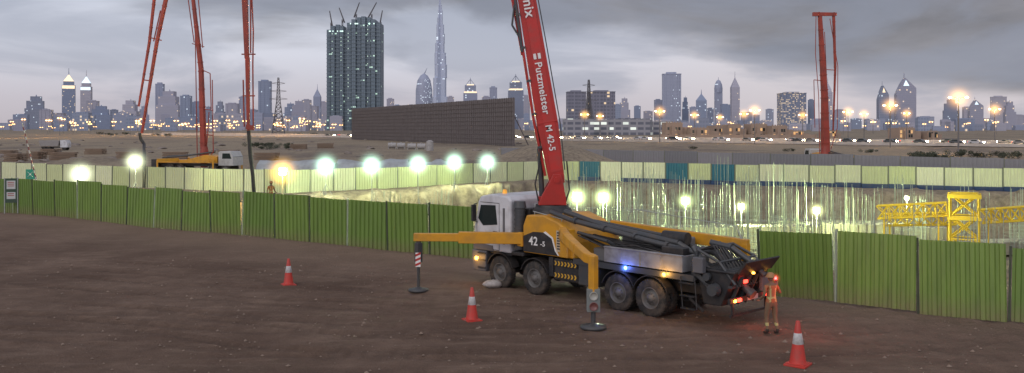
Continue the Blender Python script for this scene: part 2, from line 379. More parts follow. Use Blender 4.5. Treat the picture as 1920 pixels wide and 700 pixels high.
def run(proto,p0,p1,wd,jit=.03,z0=0,alt=None,every=4,tilt=1.2):
    p0=Vector(p0);p1=Vector(p1); L=(p1-p0).length; n=max(1,int(round(L/wd))); a=math.atan2(p1.y-p0.y,p1.x-p0.x)
    for k in range(n):
        p=p0.lerp(p1,(k+.5)/n); zz=gz(p.x,p.y)+random.uniform(-jit,jit)*1.6-.06+z0
        c=dup(alt if (alt and k%every==1) else proto,(p.x,p.y,zz),a+random.uniform(-jit,jit)*.9,(L/n/wd,1,random.uniform(1-jit,1+jit))); c.rotation_euler[0]=random.uniform(-jit,jit)*tilt; c.rotation_euler[1]=random.uniform(-jit,jit)*.45
pA=fence_unit('fence_panel',2.45,2.32,.27,.06,GRN,POST,'green corrugated metal hoarding panel on sandy ground','fence panel','green site hoarding panels')
pB=fence_unit('fence_panel',2.45,2.32,.27,.06,GRN,POSTL,'green corrugated metal hoarding panel with pale steel post','fence panel','green site hoarding panels')
run(pA,(-35.2,60.4),(-1.6,38.7),2.45,.04,alt=pB,every=3)
run(pA,(8.75,31.4),(21.5,22.8),2.45,.045,z0=.06,alt=pB,every=4)
def rm(o):
    for ch in list(o.children): bpy.data.objects.remove(ch)
    bpy.data.objects.remove(o)
rm(pA); rm(pB)
def fmat(nm,c0,c1,dk=.4):
    m,nt,b=newmat(nm); oi=N(nt,'ShaderNodeObjectInfo'); n=noise_n(nt,1.5,5)
    c=mixc(nt,oi.outputs['Random'],c0,c1); c=mixc(nt,math_n(nt,'MULTIPLY',n,dk),c,(.2,.2,.13))
    nt.links.new(c,b.inputs['Base Color']); b.inputs['Roughness'].default_value=.5; return m
CREAM=fmat('cream sheet metal',(.60,.66,.34),(.80,.82,.56),.25); TEAL=fmat('teal sheet metal',(.010,.13,.19),(.02,.19,.25),.15); GFEN=fmat('grey sheet metal',(.20,.20,.23),(.30,.29,.32))
PST=mat('fence post steel',(.16,.18,.12),.5)
BLUEB=mat('blue plastic barrier',(.015,.045,.12),.4,dirt=.3)
pc=fence_unit('fence_panel',2.4,2.1,.3,.06,CREAM,PST,'cream green corrugated metal hoarding panel lit by floodlights','fence panel','cream hoarding panels around the pit',pw=.06)
pb=fence_unit('fence_panel',2.4,2.1,.3,.06,CREAM,PST,'cream green corrugated hoarding panel on a blue base','fence panel','cream hoarding panels around the pit',base=BLUEB,pw=.06)
pt=fence_unit('fence_panel',2.4,2.1,.3,.06,TEAL,PST,'teal corrugated metal hoarding panel among cream ones','fence panel','cream hoarding panels around the pit',base=BLUEB,pw=.06)
pg=fence_unit('fence_panel',6,2.2,.5,.08,GFEN,PST,'grey corrugated boundary hoarding on open sand','fence panel','grey boundary hoarding panels',back=False)
run(pc,(-55,96),(-20,78.7),2.4,.02); run(pc,(-20,78.7),(3,99.9),2.4,.02)
p0,p1=Vector((3,99.9)),Vector((58,75.4)); n=25; a=math.atan2(p1.y-p0.y,p1.x-p0.x)
for k in range(n):
    p=p0.lerp(p1,(k+.5)/n); px=960+F*p.x/p.y
    pr=pt if (1090<px<1130 or 1262<px<1295 or 1322<px<1395) else (pb if px>1180 else pc)
    dup(pr,(p.x,p.y,gz(p.x,p.y)+random.uniform(-.04,.04)),a+random.uniform(-.02,.02))
run(pg,(-2,166),(76,89),6,.02)
for o in (pc,pb,pt,pg): rm(o)
# ---------------------------------------------------------------- floodlights
GW=emis('greenish white flood lamp',(.85,1,.88),160); OW=emis('orange flood lamp',(1,.62,.14),90)
DG=halomat('green lamp halo',1.9,(.6,1,.75),8.5); DW=halomat('pale lamp halo',1.8,(.9,1,.65),8.0); DO=halomat('orange lamp halo',2.0,(1,.52,.08),9.0); DP=halomat('yellow green lamp halo',1.25,(.78,1,.42),11.0)  # painted glow for the floodlight halos, emission without particles
DPb=halomat('pale yellow lamp halo',1.1,(.95,1,.45),10.0)
def flood(px,py,d,power,col,label,glow,dm,R,s=1.0):
    X,Y=A(px,d); z=ZH(py,d); z0=gz(X,Y)
    e=empty('floodlight',(X,Y,z0),0,label,'floodlight','site floodlights on masts'); h=z-z0
    q=M(); q.tube((0,0,0),(0,0,h),.035,.03,6)
    for t in range(3):
        an=t*2.1; q.tube((0,0,min(1,h*.5)),(.55*math.cos(an),.55*math.sin(an),0.02),.02,.02,5)
    q.obj('mast',STL,e)
    q=M(); q.box(-.32*s,.32*s,.02,.16,h-.3*s,h+.3*s); q.box(-.35*s,.35*s,-.04,.02,h+.3*s,h+.34*s); q.obj('lamp_housing',BLK,e)
    for sx in (-1,1):
        for sz_ in (-1,1):
            q=M(); q.rev([(0.001,-.10),(.09*s,-.07),(.14*s,0)],c=(sx*.155*s,0,h+sz_*.15*s),n=12,axis='y'); q.obj('lamp',glow,e)
    light('lamp_light','POINT',(0,-.3,h+.02),power,col,e,r=.15)
    halo(e,(0,-.1,h),R,dm)
L1='greenish white floodlight on tripod mast beside the pit fence'
for px,py,d,pw in [(611,311,76,900),(697,310,78,900),(784,307,82,1000),(852,304,86,850),(914,304,89,850)]:
    flood(px,py,d,pw,(.84,1,.55),L1,GW,DG,1.9,1.0)
for px,py,d,pw in [(254,303,79,1100),(152,327,70,700)]: flood(px,py,d,pw,(.9,1,.5),'pale floodlight on a mast behind green hoarding',GW,DW,1.8,.9)
flood(530,322,70,1700,(1,.68,.15),'orange floodlight on tripod mast behind green hoarding',OW,DO,2.0,1.0)
for px,py,d,pw in [(1082,370,52,1300),(1131,371,54,1300),(1285,377,66,2000)]:
    flood(px,py,d,pw,(.80,1,.48),'bright floodlight on a mast standing in the excavation',GW,DP,1.25,.8)
for px,py,d,pw in [(1390,388,70,1900),(1531,395,66,2200)]:
    flood(px,py,d,pw,(.85,1,.50),'yellowish floodlight on a mast standing in the excavation',GW,DPb,1.1,.7)
flood(1700,372,70,1600,(.85,1,.55),'small floodlight on a mast in the excavation',emis('dim lamp',(.8,1,.6),6),halomat('faint lamp halo',.7,(.8,1,.5),.6),.7,.5)
# ---------------------------------------------------------------- rebar
REB=mat('steel rebar',(.36,.41,.32),.6,metal=0,dirt=.3)
vars_=[]
for k in range(6):
    q=M(); hh=random.uniform(5.6,7.0); s=random.uniform(.35,.6)
    nb=random.choice([5,6,8])
    for i in range(nb):
        t=2*math.pi*i/nb; a_,b_=s*math.cos(t)*random.uniform(.8,1.2),s*math.sin(t)
        q.tube((a_,b_,0),(a_+random.uniform(-.07,.07),b_+random.uniform(-.06,.06),hh*random.uniform(.85,1.06)),.019,.018,4)
    for zz in np.arange(.4,hh*.42,.42):
        for i in range(8):
            t=2*math.pi*i/8;t2=2*math.pi*(i+1)/8; q.tube((s*math.cos(t),s*math.sin(t),zz),(s*math.cos(t2),s*math.sin(t2),zz),.012,.012,4,0,False)
    vars_.append(q)
protos=[q.obj('rebar_column',REB,label='bundle of tall vertical rebar rising from the pit',cat='rebar',group='rebar column starters in the excavation') for q in vars_]
cand=[]
for i in range(-14,34):
    for j in range(0,24):
        a=math.radians(-32.8)
        u=i*3.2+random.uniform(-.6,.6); v=j*3.1+random.uniform(-.6,.6)
        X=u*math.cos(a)-v*math.sin(a); Y=44+u*math.sin(a)+v*math.cos(a)
        if Y<20 or abs(X/Y)>.59: continue
        if sdf(np.array([X]),np.array([Y]))[0]<2.6: continue
        right=X/Y>.055
        if not right and random.random()<.5: continue
        if right and random.random()<.12: continue
        if 22<X<40 and 50<Y<64: continue
        cand.append((X,Y,right))
random.shuffle(cand)
for X,Y,right in cand[:290]:
    dup(random.choice(protos),(X,Y,gz(X,Y)-.1),random.random()*3,(1,1,random.uniform(.74,.98) if right and X/Y<.36 else (random.uniform(.62,.85) if right else random.uniform(.55,.72))))
for o in protos: bpy.data.objects.remove(o)
CONC=mat('site concrete',(.36,.34,.25),.85,dirt=.5,dscale=1)
for (px,d,wd) in [(1180,70,6),(1330,74,8),(1470,70,7),(1620,68,6),(1020,78,7),(820,74,6),(1240,80,7),(1560,76,9),(1700,74,7),(1870,66,8),(1400,80,6),(1120,84,6),(1500,64,4),(1650,60,5)]:
    X,Y=A(px,d); q=M(); hb=random.uniform(.8,2.2); q.box(-wd/2,wd/2,-1,1,0,hb); 
    for i in range(int(wd/.6)): q.box(-wd/2+i*.6,-wd/2+i*.6+.08,-1.08,-1.0,0,hb+.15)
    q.obj('formwork',CONC,loc=(X,Y,gz(X,Y)-.05),rot=random.uniform(-.5,.2),bevel=.02,label='plywood formwork block cast on the pit floor',cat='formwork',group='formwork blocks in the excavation')
# ---------------------------------------------------------------- yellow crane in pit
CY=mat('crane yellow',(.78,.56,.03),.5,dirt=.2)
X,Y=A(1808,56); z0=gz(X,Y)
e=empty('tower_crane',(X,Y,z0-.05),-.47,'dismantled yellow lattice tower crane standing in the excavation','crane')
zm=ZH(362,56)-z0
q=M(); q.lattice((0,0,0),(0,0,zm),1.6,1.6,4,.085); q.box(-.95,.95,-.95,-.75,zm-.25,zm); q.box(-.95,.95,.75,.95,zm-.25,zm); q.box(-.95,.95,-.95,-.78,zm-1.6,zm-1.42); q.obj('mast',CY,e)
zt=ZH(396,56)-z0
for xa,xb in ((-5.2,-1.0),(1.0,4.2)):
    q=M(); q.lattice((xa,1.9,zt-.4),(xb,1.7,zt),.85,.85,6,.05)
    for xx in (xa+.4,xb-.5): q.beam((xx,1.8,0),(xx,1.8,zt-.5),.10,.10,up=(0,1,0))
    q.obj('jib',CY,e)
q=M(); q.lattice((-5.0,4.0,zt-1.1),(-.5,4.0,zt-.8),.8,.8,6,.045); q.beam((-4.6,4.0,0),(-4.6,4.0,zt-1.4),.1,.1,up=(0,1,0)); q.beam((-1,4.0,0),(-1,4.0,zt-1.2),.1,.1,up=(0,1,0)); q.obj('jib',CY,e)
light('work_lamp','POINT',(-2.5,-2.5,zt+.6),350,(1,.95,.6),e,.15)
# ---------------------------------------------------------------- PUMP TRUCK (main)
TO=Vector((5.12,28.15,0)); TR=math.radians(133.46)
FW=Vector((math.cos(TR),math.sin(TR),0)); LF=Vector((-math.sin(TR),math.cos(TR),0))
def W2T(x,y,z):
    d=Vector((x,y,z))-TO; return (d.dot(FW),d.dot(LF),z)
T=empty('concrete_pump_truck',TO,TR,'yellow and white truck-mounted concrete pump with raised red boom','concrete pump truck')
q=M(); 
for s in (-1,1): q.box(-1.5,8.1,s*.42-.05,s*.42+.05,.78,1.08)
for xx in np.arange(-1.2,8,1.0): q.box(xx,xx+.12,-.37,.37,.82,1.02)
for xx in (0,1.28,5.03,6.8): q.tube((xx,-.95,.57),(xx,.95,.57),.1,.1,10); q.rev([(.001,-.2),(.22,-.1),(.24,0),(.22,.1),(.001,.2)],c=(xx,0,.57),axis='y',n=12)
q.obj('chassis',BLK,T)
tyre=M(); tyre.rev([(.33,-.14),(.52,-.155),(.565,-.12),(.575,-.05),(.575,.05),(.565,.12),(.52,.155),(.33,.14)],n=36,axis='y')
for i in range(36):
    t=2*math.pi*i/36
    c_,s_=math.cos(t),math.sin(t)
    tyre.beam((.577*c_,-.12,.577*s_),(.577*c_,.12,.577*s_),.045,.02,up=(c_,0,s_))
rim=M(); rim.rev([(.33,.13),(.335,.15),(.31,.15),(.29,.06),(.24,.02),(.2,.1),(.12,.12),(.11,.17),(.001,.18)],n=28,axis='y')
rim.rev([(.33,-.13),(.3,-.13),(.28,-.05),(.001,-.05)],n=28,axis='y')
for i in range(10):
    t=2*math.pi*i/10; rim.tube((.16*math.cos(t),.1,.16*math.sin(t)),(.16*math.cos(t),.14,.16*math.sin(t)),.018,.018,6)
tp=rp=None
for ax in (0,1.28,5.03,6.8):
    for s in (1,-1):
        for off in ((1.08,) if ax>3 else (1.08,.74)):
            wh=empty('wheel',(ax,s*off,.57),0 if s>0 else math.pi); wh.parent=T
            if tp is None: tp=tyre.obj('tyre',RUB,wh); rp=rim.obj('rim',RIM,wh)
            else:
                for o in (tp,rp):
                    c=o.copy(); sc.collection.objects.link(c); c.parent=wh
for ax in (0,1.28,5.03,6.8):
    for s in (1,-1):
        q=M(); n=10; vs=[]
        for i in range(n+1):
            t=math.radians(20+140*i/n)
            for r in (.68,.71):
                for yy in (.86,1.24): vs.append((ax+r*math.cos(t),s*yy,.57+r*math.sin(t)))
        fs=[]
        for i in range(n):
            a_=i*4; fs+=[(a_,a_+1,a_+5,a_+4),(a_+2,a_+6,a_+7,a_+3),(a_,a_+4,a_+6,a_+2),(a_+1,a_+3,a_+7,a_+5)]
        fs+=[(0,2,3,1),(n*4,n*4+1,n*4+3,n*4+2)]
        q.add(vs,fs); q.obj('mudguard',BLK,T)
# cab
q=M(); prof=[(6.25,1.3),(6.25,3.2),(6.4,3.33),(7.3,3.38),(7.85,3.28),(8.02,3.06),(8.22,2.15),(8.27,1.3)]
q.prism(prof,-1.2,1.2); cab=q.obj('cab',WHT,T,bevel=.06)
GBP=mat('grey bumper plastic',(.13,.13,.14),.5,dirt=.4)
q=M(); q.prism([(7.55,.5),(8.30,.5),(8.33,1.27),(7.5,1.27)],-1.24,1.24); q.obj('bumper',GBP,cab,bevel=.04)
q=M()
for z_ in (.62,.9,1.15): q.box(7.55,7.95,1.24,1.27,z_,z_+.05)
q.obj('step',BLK,cab)
q=M(); q.prism([(6.3,1.2),(6.3,1.29),(7.5,1.29),(7.5,1.2)],-1.1,1.1); q.obj('cab_floor',BLK,cab)
q=M(); q.prism([(7.15,1.3),(8.25,1.3),(8.24,1.55),(7.2,1.5)],1.2,1.225); q.obj('lower_door_trim',GBP,cab)
for s in (1,-1):
    y0,y1=(s*1.2,s*1.212)
    q=M(); q.prism([(6.95,2.28),(7.05,2.98),(7.84,2.95),(7.99,2.45),(7.72,2.2)],min(y0,y1),max(y0,y1)); q.obj('window',GLS,cab)
    q=M(); 
    for a_,b_ in (((6.85,1.35),(6.85,3.06)),((8.06,1.35),(8.08,2.3)),((6.85,1.35),(8.08,1.35)),((6.85,3.06),(7.88,3.06))):
        q.tube((a_[0],s*1.204,a_[1]),(b_[0],s*1.204,b_[1]),.011,.011,4)
    q.obj('door_seam',BLK,cab)
    q=M(); q.box(6.95,7.15,s*1.2-.02,s*1.2+.04,1.98,2.03); q.obj('door_handle',BLK,cab)
    q=M(); q.box(8.02,8.12,s*1.36-.09,s*1.36+.09,2.35,2.95); q.tube((8.05,s*1.2,3.0),(8.06,s*1.36,2.97),.02); q.tube((8.05,s*1.2,2.3),(8.06,s*1.36,2.34),.02); q.obj('mirror',BLK,cab,bevel=.02)
q=M(); q.add([(8.06,-1.08,3.02),(8.06,1.08,3.02),(8.244,1.1,2.25),(8.244,-1.1,2.25)],[(0,1,2,3)]); q.obj('windshield',GLS,cab)
for s in (-1,1): q=M(); q.box(8.30,8.36,s*.92-.17,s*.92+.17,.8,1.05); q.obj('headlight',LET,cab)
q=M(); q.rev([(.001,.16),(.07,.14),(.09,0)],c=(7.2,.6,3.37),n=10); q.obj('beacon',mat('amber lens',(.7,.3,.03),.3,emit=(1,.45,.05),es=.5),cab)
q=M(); q.box(7.95,8.1,1.242,1.27,.9,1.02); q.obj('side_marker',AMB,cab)
q=M(); q.box(6.55,6.65,1.2,1.215,1.6,2.9); q.obj('vent_grille',GBP,cab)
q=M(); q.tube((5.98,1.0,1.5),(5.98,1.0,2.95),.19,.19,14); q.tube((5.98,1.0,2.95),(5.98,1.0,3.18),.24,.2,14)
for z_ in np.arange(1.7,2.9,.16): q.tube((5.98,1.0,z_),(5.98,1.0,z_+.05),.205,.205,14)
q.obj('exhaust_stack',DGR,T)
q=M(); q.box(5.75,6.12,.3,.75,1.3,2.9); q.obj('tool_cabinet',BLK,T,bevel=.03)
q=M(); q.box(5.7,6.1,-1.1,.2,1.3,3.05); q.obj('air_intake',mat('pale grey panel',(.4,.4,.4),.5,dirt=.4),T,bevel=.04)
# yellow superstructure
q=M(); q.prism([(5.62,1.42),(5.62,2.35),(5.45,2.74),(4.6,2.78),(3.9,2.58),(3.35,2.28),(3.2,1.95),(3.2,1.42)],-1.2,1.2)
body=q.obj('body_panel',YEL,T,bevel=.05)
q=M(); q.prism([(5.58,1.46),(5.58,2.0),(5.1,2.18),(4.55,2.2),(4.2,2.02),(4.05,1.62),(3.9,1.46)],1.2,1.212); q.obj('black_stripe',BLK,body)
q=M(); q.prism([(4.6,2.2),(4.2,2.02),(4.05,1.62),(3.9,1.46),(3.86,1.48),(4.0,1.65),(4.15,2.06),(4.5,2.24)],1.2,1.214); q.obj('white_stripe',LET,body)
text('42',.42,LET,body,basis((5.30,1.218,1.72),(-1,0,0),(0,0,1)),xs=1.0)
text('-5',.24,LET,body,basis((4.74,1.218,1.72),(-1,0,0),(0,0,1)),xs=1.15)
q=M(); q.box(3.6,3.98,1.2,1.215,1.6,2.32); q.obj('grille',mat('grille cream',(.6,.5,.35),.6),body)
q=M(); 
for z_ in np.arange(1.68,2.3,.09): q.box(3.64,3.94,1.216,1.224,z_,z_+.045)
q.obj('grille_slats',BLK,body)
q=M(); q.box(3.35,3.52,1.2,1.21,1.5,2.2); q.obj('panel_gap',BLK,body)
q=M(); q.tube((5.4,.9,2.85),(3.9,.95,2.68),.02,.02,6); 
for xx,zz in ((5.3,2.84),(4.6,2.76),(4.0,2.69)): q.tube((xx,.93,zz-.12),(xx,.93,zz),.015,.015,6)
q.obj('grab_rail',STL,body)
for nm_,bx_ in (('fuel_tank',(2.15,3.0,.5,1.2,.6,1.35)),('battery_box',(4.2,4.42,.5,1.15,.7,1.38)),('equipment_locker',(3.02,4.18,.5,1.12,.62,1.36)),('equipment_locker',(2.1,4.3,-1.2,-.5,.6,1.35)),('equipment_locker',(5.6,6.2,.4,1.2,1.25,1.4))):
    q=M(); q.box(*bx_); q.obj(nm_,BLK if nm_!='fuel_tank' else DGR,T,bevel=.04)
for z_ in (1.12,.72):
    q=M(); q.box(3.05,4.15,1.12,1.17,z_,z_+.17); bd=q.obj('hazard_board',BLK,T)
    q=M()
    for i in range(7):
        x0=4.1-i*.15
        q.prism([(x0,z_+.01),(x0-.06,z_+.01),(x0-.11,z_+.085),(x0-.06,z_+.16),(x0,z_+.16),(x0-.05,z_+.085)],1.171,1.176)
    q.obj('chevron',mat('reflective yellow',(.75,.42,.03),.5),bd)
q=M(); q.box(-1.6,3.2,-1.2,1.2,1.32,1.42); q.box(-1.6,3.2,1.2,1.23,1.28,1.46); q.obj('deck',DGR,T)
q=M(); q.box(-1.2,1.85,1.16,1.22,1.5,1.98); q.box(-1.2,1.85,1.12,1.25,1.96,2.0); q.box(-1.2,-1.14,.3,1.16,1.5,1.98); q.box(1.8,1.86,.3,1.16,1.5,1.98)
for xx in (-.4,.4,1.15): q.box(xx,xx+.03,1.22,1.235,1.5,1.96)
q.obj('side_locker',GRY,T,bevel=.008)
for b_ in ((-1.0,2.6,-.5,.9,1.43,1.85),(-.2,.5,-.9,-.2,1.43,2.3),(1.4,2.2,-.8,-.1,1.43,2.2)):
    q=M(); q.box(*b_); q.obj('hydraulic_tank',mat('galv tank',(.17,.17,.17),.5,dirt=.5),T,bevel=.05)
q=M(); q.path([(4.5,.95,2.9),(3.6,.9,2.68),(.6,.7,2.26),(-1.2,.5,2.02)],.085,10); q.path([(4.2,.55,2.9),(2.5,.45,2.52),(-.4,.3,2.22),(-1.5,.2,1.6)],.10,10)
q.path([(3.2,.98,2.3),(1.9,.98,2.12),(1.8,.7,1.95)],.06,8); q.path([(3.4,0,2.6),(.5,-.1,2.35),(-1.4,-.1,1.95)],.07,8)
for xx in (3.4,2.2,1.0,-.2): q.tube((xx-.05,.9-.07*(3.4-xx),2.66-.14*(3.4-xx)),(xx+.05,.9-.07*(3.4-xx),2.68-.14*(3.4-xx)),.115,.115,10)
q.obj('delivery_pipe',DGR,T)
q=M(); 
for k in range(14):
    x0=3+random.uniform(-.3,.3); q.path([(x0,.3+.06*k,2.2),(x0-1,.25+.06*k,2.0+random.uniform(-.1,.15)),(x0-2.4,.2+.06*k,1.95+random.uniform(-.08,.15)),(-1,.1+.05*k,1.75)],.022,5)
q.obj('hydraulic_hoses',BLK,T)
q=M(); q.beam((-.2,.75,2.02),(-1.0,.75,2.02),.35,.3); q.obj('valve_block',BLK,T,bevel=.03)
q=M(); q.tube((.3,.1,2.35),(-.6,.1,2.35),.2,.2,14); q.obj('agitator_motor',BLK,T)
q=M(); q.beam((3.4,-1.0,2.33),(-1.9,-1.25,2.16),.22,.46,.2,.34); q.beam((-1.8,-1.25,2.2),(-1.8,-1.25,1.2),.22,.22,up=(1,0,0)); q.obj('outrigger',YEL,T,bevel=.02)
q=M(); q.path([(2.8,-1.15,2.62),(2.6,-1.15,3.0),(-1.5,-1.2,2.72),(-1.7,-1.2,2.3)],.018,6)
for xx in (1.6,.6,-.5): q.tube((xx,-1.17,2.5),(xx,-1.17,2.72+.068*(xx+1.5)),.015,.015,6)
q.obj('handrail',STL,T)
# hopper & rear machinery
q=M(); q.prism([(-2.8,1.6),(-2.35,.62),(-1.75,.62),(-1.5,1.6)],-.95,.95); q.box(-2.86,-1.45,-1.02,1.02,1.6,1.68); hop=q.obj('hopper',BLK,T,bevel=.03)
q=M(); 
for yy in np.arange(-.9,.91,.12): q.tube((-2.8,yy,1.70),(-1.5,yy,1.70),.012,.012,5)
for xx in (-2.6,-2.2,-1.8): q.tube((xx,-.9,1.71),(xx,.9,1.71),.012,.012,5)
q.obj('hopper_grate',DGR,hop)
q=M()
for yy in (-.6,-.2,.2,.6): q.prism([(-2.8,1.5),(-2.39,.66),(-2.46,.6),(-2.9,1.5)],yy-.03,yy+.03)
q.box(-2.72,-2.6,-.95,.95,1.18,1.25); q.obj('hopper_ribs',DGR,hop)
q=M(); q.path([(-1.4,.95,1.42),(-1.55,.95,2.2),(-2.3,.95,1.9),(-2.8,.9,1.3)],.045,8); q.path([(-1.4,-.95,1.42),(-1.55,-.95,2.2),(-2.3,-.95,1.9),(-2.8,-.9,1.3)],.045,8)
q.tube((-1.55,-.95,2.2),(-1.55,.95,2.2),.05); q.tube((-2.3,-.95,1.9),(-2.3,.95,1.9),.035); q.obj('hopper_frame',DGR,T)
for yy in (.82,-.5): q=M(); q.tube((-1.3,yy,2.25),(-2.1,yy,1.3),.09,.09,10); q.tube((-2.1,yy,1.3),(-2.4,yy,.95),.045,.045,8); q.obj('hydraulic_cylinder',DGR,T)
q=M(); q.path([(-1.2,.2,2.1),(-1.7,.22,2.05),(-2.2,.3,1.75),(-2.6,.3,1.25),(-2.95,.3,1.0)],.11,12); q.tube((-2.9,.3,1.03),(-3.02,.3,.96),.15,.15,12); q.obj('outlet_pipe',DGR,T)
q=M(); q.path([(-1.3,-.1,2.3),(-2.0,-.15,2.2),(-2.6,-.3,1.8),(-3.0,-.35,1.45)],.09,12); q.obj('outlet_pipe',DGR,T)
q=M(); q.tube((-2.2,1.0,1.1),(-2.2,1.2,1.1),.2,.17,16); q.tube((-1.95,1.0,1.45),(-1.95,1.12,1.45),.12,.12,12); q.obj('agitator_drive',DGR,T)
q=M()
for k in range(8): q.path([(-1.4,1.05,1.5+.05*k),(-1.75-.05*k,1.12,1.35-.04*k),(-2.2,1.1,1.15+.03*k)],.018,5)
for k in range(10): q.path([(-1.5,-.8+.18*k,2.15),(-2.0,-.7+.17*k,2.0+.04*k),(-2.4,-.65+.16*k,1.75),(-2.78,-.6+.15*k,1.2)],.024,5)
q.obj('rear_hoses',BLK,T)
q=M(); q.box(-1.9,-1.55,1.02,1.22,1.55,2.0); q.obj('control_box',GBP,T,bevel=.02)
q=M(); q.box(-2.95,-2.84,-.75,-.3,1.0,1.5); q.obj('control_box',GBP,T,bevel=.02)
q=M(); q.prism([(-2.86,1.68),(-3.15,2.0),(-3.18,1.97),(-2.9,1.6)],-.9,.9); q.obj('splash_flap',BLK,T)
q=M(); q.beam((-2.75,-1.15,.85),(-2.75,1.15,.85),.08,.14); q.beam((-1.4,1.15,.78),(-1.9,1.15,.45),.05,.08)
q.box(-2.72,-2.66,-1.0,1.0,.35,.42); q.beam((-2.7,.9,.4),(-2.7,.9,.85),.06,.06,up=(1,0,0)); q.beam((-2.7,-.9,.4),(-2.7,-.9,.85),.06,.06,up=(1,0,0)); q.obj('rear_bumper',BLK,T)
q=M(); q.box(-2.81,-2.79,-.3,.25,.78,.92); q.obj('number_plate',mat('plate',(.4,.38,.36),.5),T)
q=M()
for s in (0,.5): q.tube((-1.15-s,1.25,1.4),(-1.3-s,1.35,.5),.018,.018,6)
for i in range(3): 
    t=i/2*.8+.1; q.box(-1.66-.15*t,-1.15-.15*t,1.2+.1*t,1.36+.1*t,1.3-.9*t,1.33-.9*t)
q.obj('ladder',BLK,T)
for y0,z0_ in ((.62,.8),(-.80,.8),(.3,1.3)): q=M(); q.box(-2.84,-2.79,y0,y0+.16,z0_,z0_+.09); q.obj('tail_light',REDL,T)
for b_ in ((-2.82,-2.79,.86,.96,.8,.87),(-2.95,-2.90,.1,.18,1.55,1.6),(-2.82,-2.79,-1.04,-.94,.8,.87),(-2.9,-2.86,-.95,-.88,1.4,1.46)): q=M(); q.box(*b_); q.obj('amber_light',AMB,T)
q=M(); q.rev([(.001,.04),(.06,0)],c=(-.55,1.25,1.37),axis='y',n=10); q.obj('amber_light',AMB,T)
q=M(); q.rev([(.001,.05),(.06,0)],c=(.95,1.24,1.4),axis='y',n=10); q.obj('blue_light',BLU,T)
light('blue_glow','POINT',(.95,1.4,1.4),10,(.1,.2,1),T,.04); light('amber_glow','POINT',(-.55,1.42,1.37),12,(1,.5,.1),T,.04)
light('tail_glow','POINT',(-3.15,.3,.7),9,(1,.14,.06),T,.05); light('amber_glow','POINT',(8.0,1.5,.95),8,(1,.5,.1),T,.04)
halo(T,(.95,1.28,1.4),.28,halomat('blue lamp halo',.28,(.1,.25,1),26)); DA=halomat('amber lamp halo',.22,(1,.5,.08),24)  # small emissive halos added round the truck lights
halo(T,(-.55,1.3,1.37),.22,DA); halo(T,(8.02,1.3,.96),.22,DA)
# front outrigger
q=M(); fx,fy=8.27,3.78; q.beam((5.75,1.0,1.88),(7.3,2.75,1.92),.28,.40); q.beam((7.2,2.65,1.92),(fx+.12,fy+.12,1.93),.20,.28); q.box(5.66,5.95,.9,1.18,1.6,2.1)
orf=q.obj('outrigger',YEL,T,bevel=.02)
q=M(); q.tube((fx,fy,1.78),(fx,fy,1.0),.09,.09,10); q.tube((fx,fy,1.0),(fx,fy,.12),.055,.055,10); q.obj('jack_leg',DGR,orf)
q=M(); q.box(fx-.1,fx+.1,fy-.1,fy+.1,1.05,1.72); q.obj('jack_sleeve',DGR,orf)
q=M(); q.box(-.09,.09,-.17,-.15,-.3,.2); wb=q.obj('warning_board',LET,orf,loc=(fx,fy,1.2),rot=-TR)
q=M()
for i in range(3): q.prism([(-.09,-.28+i*.17),(.09,-.2+i*.17),(.09,-.12+i*.17),(-.09,-.2+i*.17)],-.176,-.171)
q.obj('warning_stripe',mat('warning red',(.5,.03,.02),.5),wb)
q=M(); q.rev([(.001,.14),(.1,.14),(.14,.09),(.36,.07),(.36,.0),(.001,.0)],c=(fx,fy,gz(*A(785,31.5))),n=20); q.obj('foot_plate',DGR,orf)
# rear outrigger
rx,ry=.13,3.7
q=M(); pts=[(3.55,1.15,2.10),(3.2,1.75,2.36),(2.2,2.6,2.32),(1.2,3.2,2.16),(.45,3.6,2.02)]
hs=[.50,.38,.33,.29,.27]
for i in range(4): q.beam(pts[i],pts[i+1],.24,hs[i],.24,hs[i+1])
q.box(3.35,3.7,.95,1.35,1.45,2.4); q.beam((rx,ry,2.12),(rx,ry,1.05),.22,.22,up=(1,0,0)); q.beam((.5,3.58,2.02),(rx,ry,2.0),.24,.28)
orr=q.obj('outrigger',YEL,T,bevel=.03)
dv=(Vector(pts[3])-Vector(pts[1])).normalized()
ou=Vector((0,0,1)).cross(dv).normalized()
camd=(Vector(W2T(0,0,0))-Vector(pts[2])); camd.z=0
if ou.dot(camd)<0: ou=-ou
up_=ou.cross(dv); xd=dv
if up_.z<0: up_=-up_; xd=-dv
st=Vector(pts[1]) if xd.dot(dv)>0 else Vector(pts[3])
text('Putzmeister',.24,BLK,orr,basis(st+ou*.14+xd*.15-up_*.08,xd,up_))
q=M(); q.tube((rx,ry,1.1),(rx,ry,.12),.07,.07,10); q.obj('jack_leg',DGR,orr)
q=M(); q.rev([(.001,.14),(.1,.14),(.14,.09),(.38,.07),(.38,.0),(.001,.0)],c=(rx,ry,gz(2.35,25.7)),n=20); q.obj('foot_plate',DGR,orr)
q=M(); q.box(-.19,.19,-.13,.13,0,.66)
sb=q.obj('signal_box',mat('grey box',(.20,.22,.21),.5,dirt=.4),orr,loc=(rx+.0,ry+.0,.5),rot=-TR,bevel=.02)
for z_ in (.17,.47):
    q=M(); q.rev([(.125,-.135),(.125,-.17),(.105,-.17),(.1,-.14),(.001,-.145)],c=(0,0,z_),axis='y',n=18); q.obj('signal_lens',mat('signal lens low',(.20,.08,.07),.3) if z_<.3 else mat('signal lens',(.4,.39,.34),.3),sb)
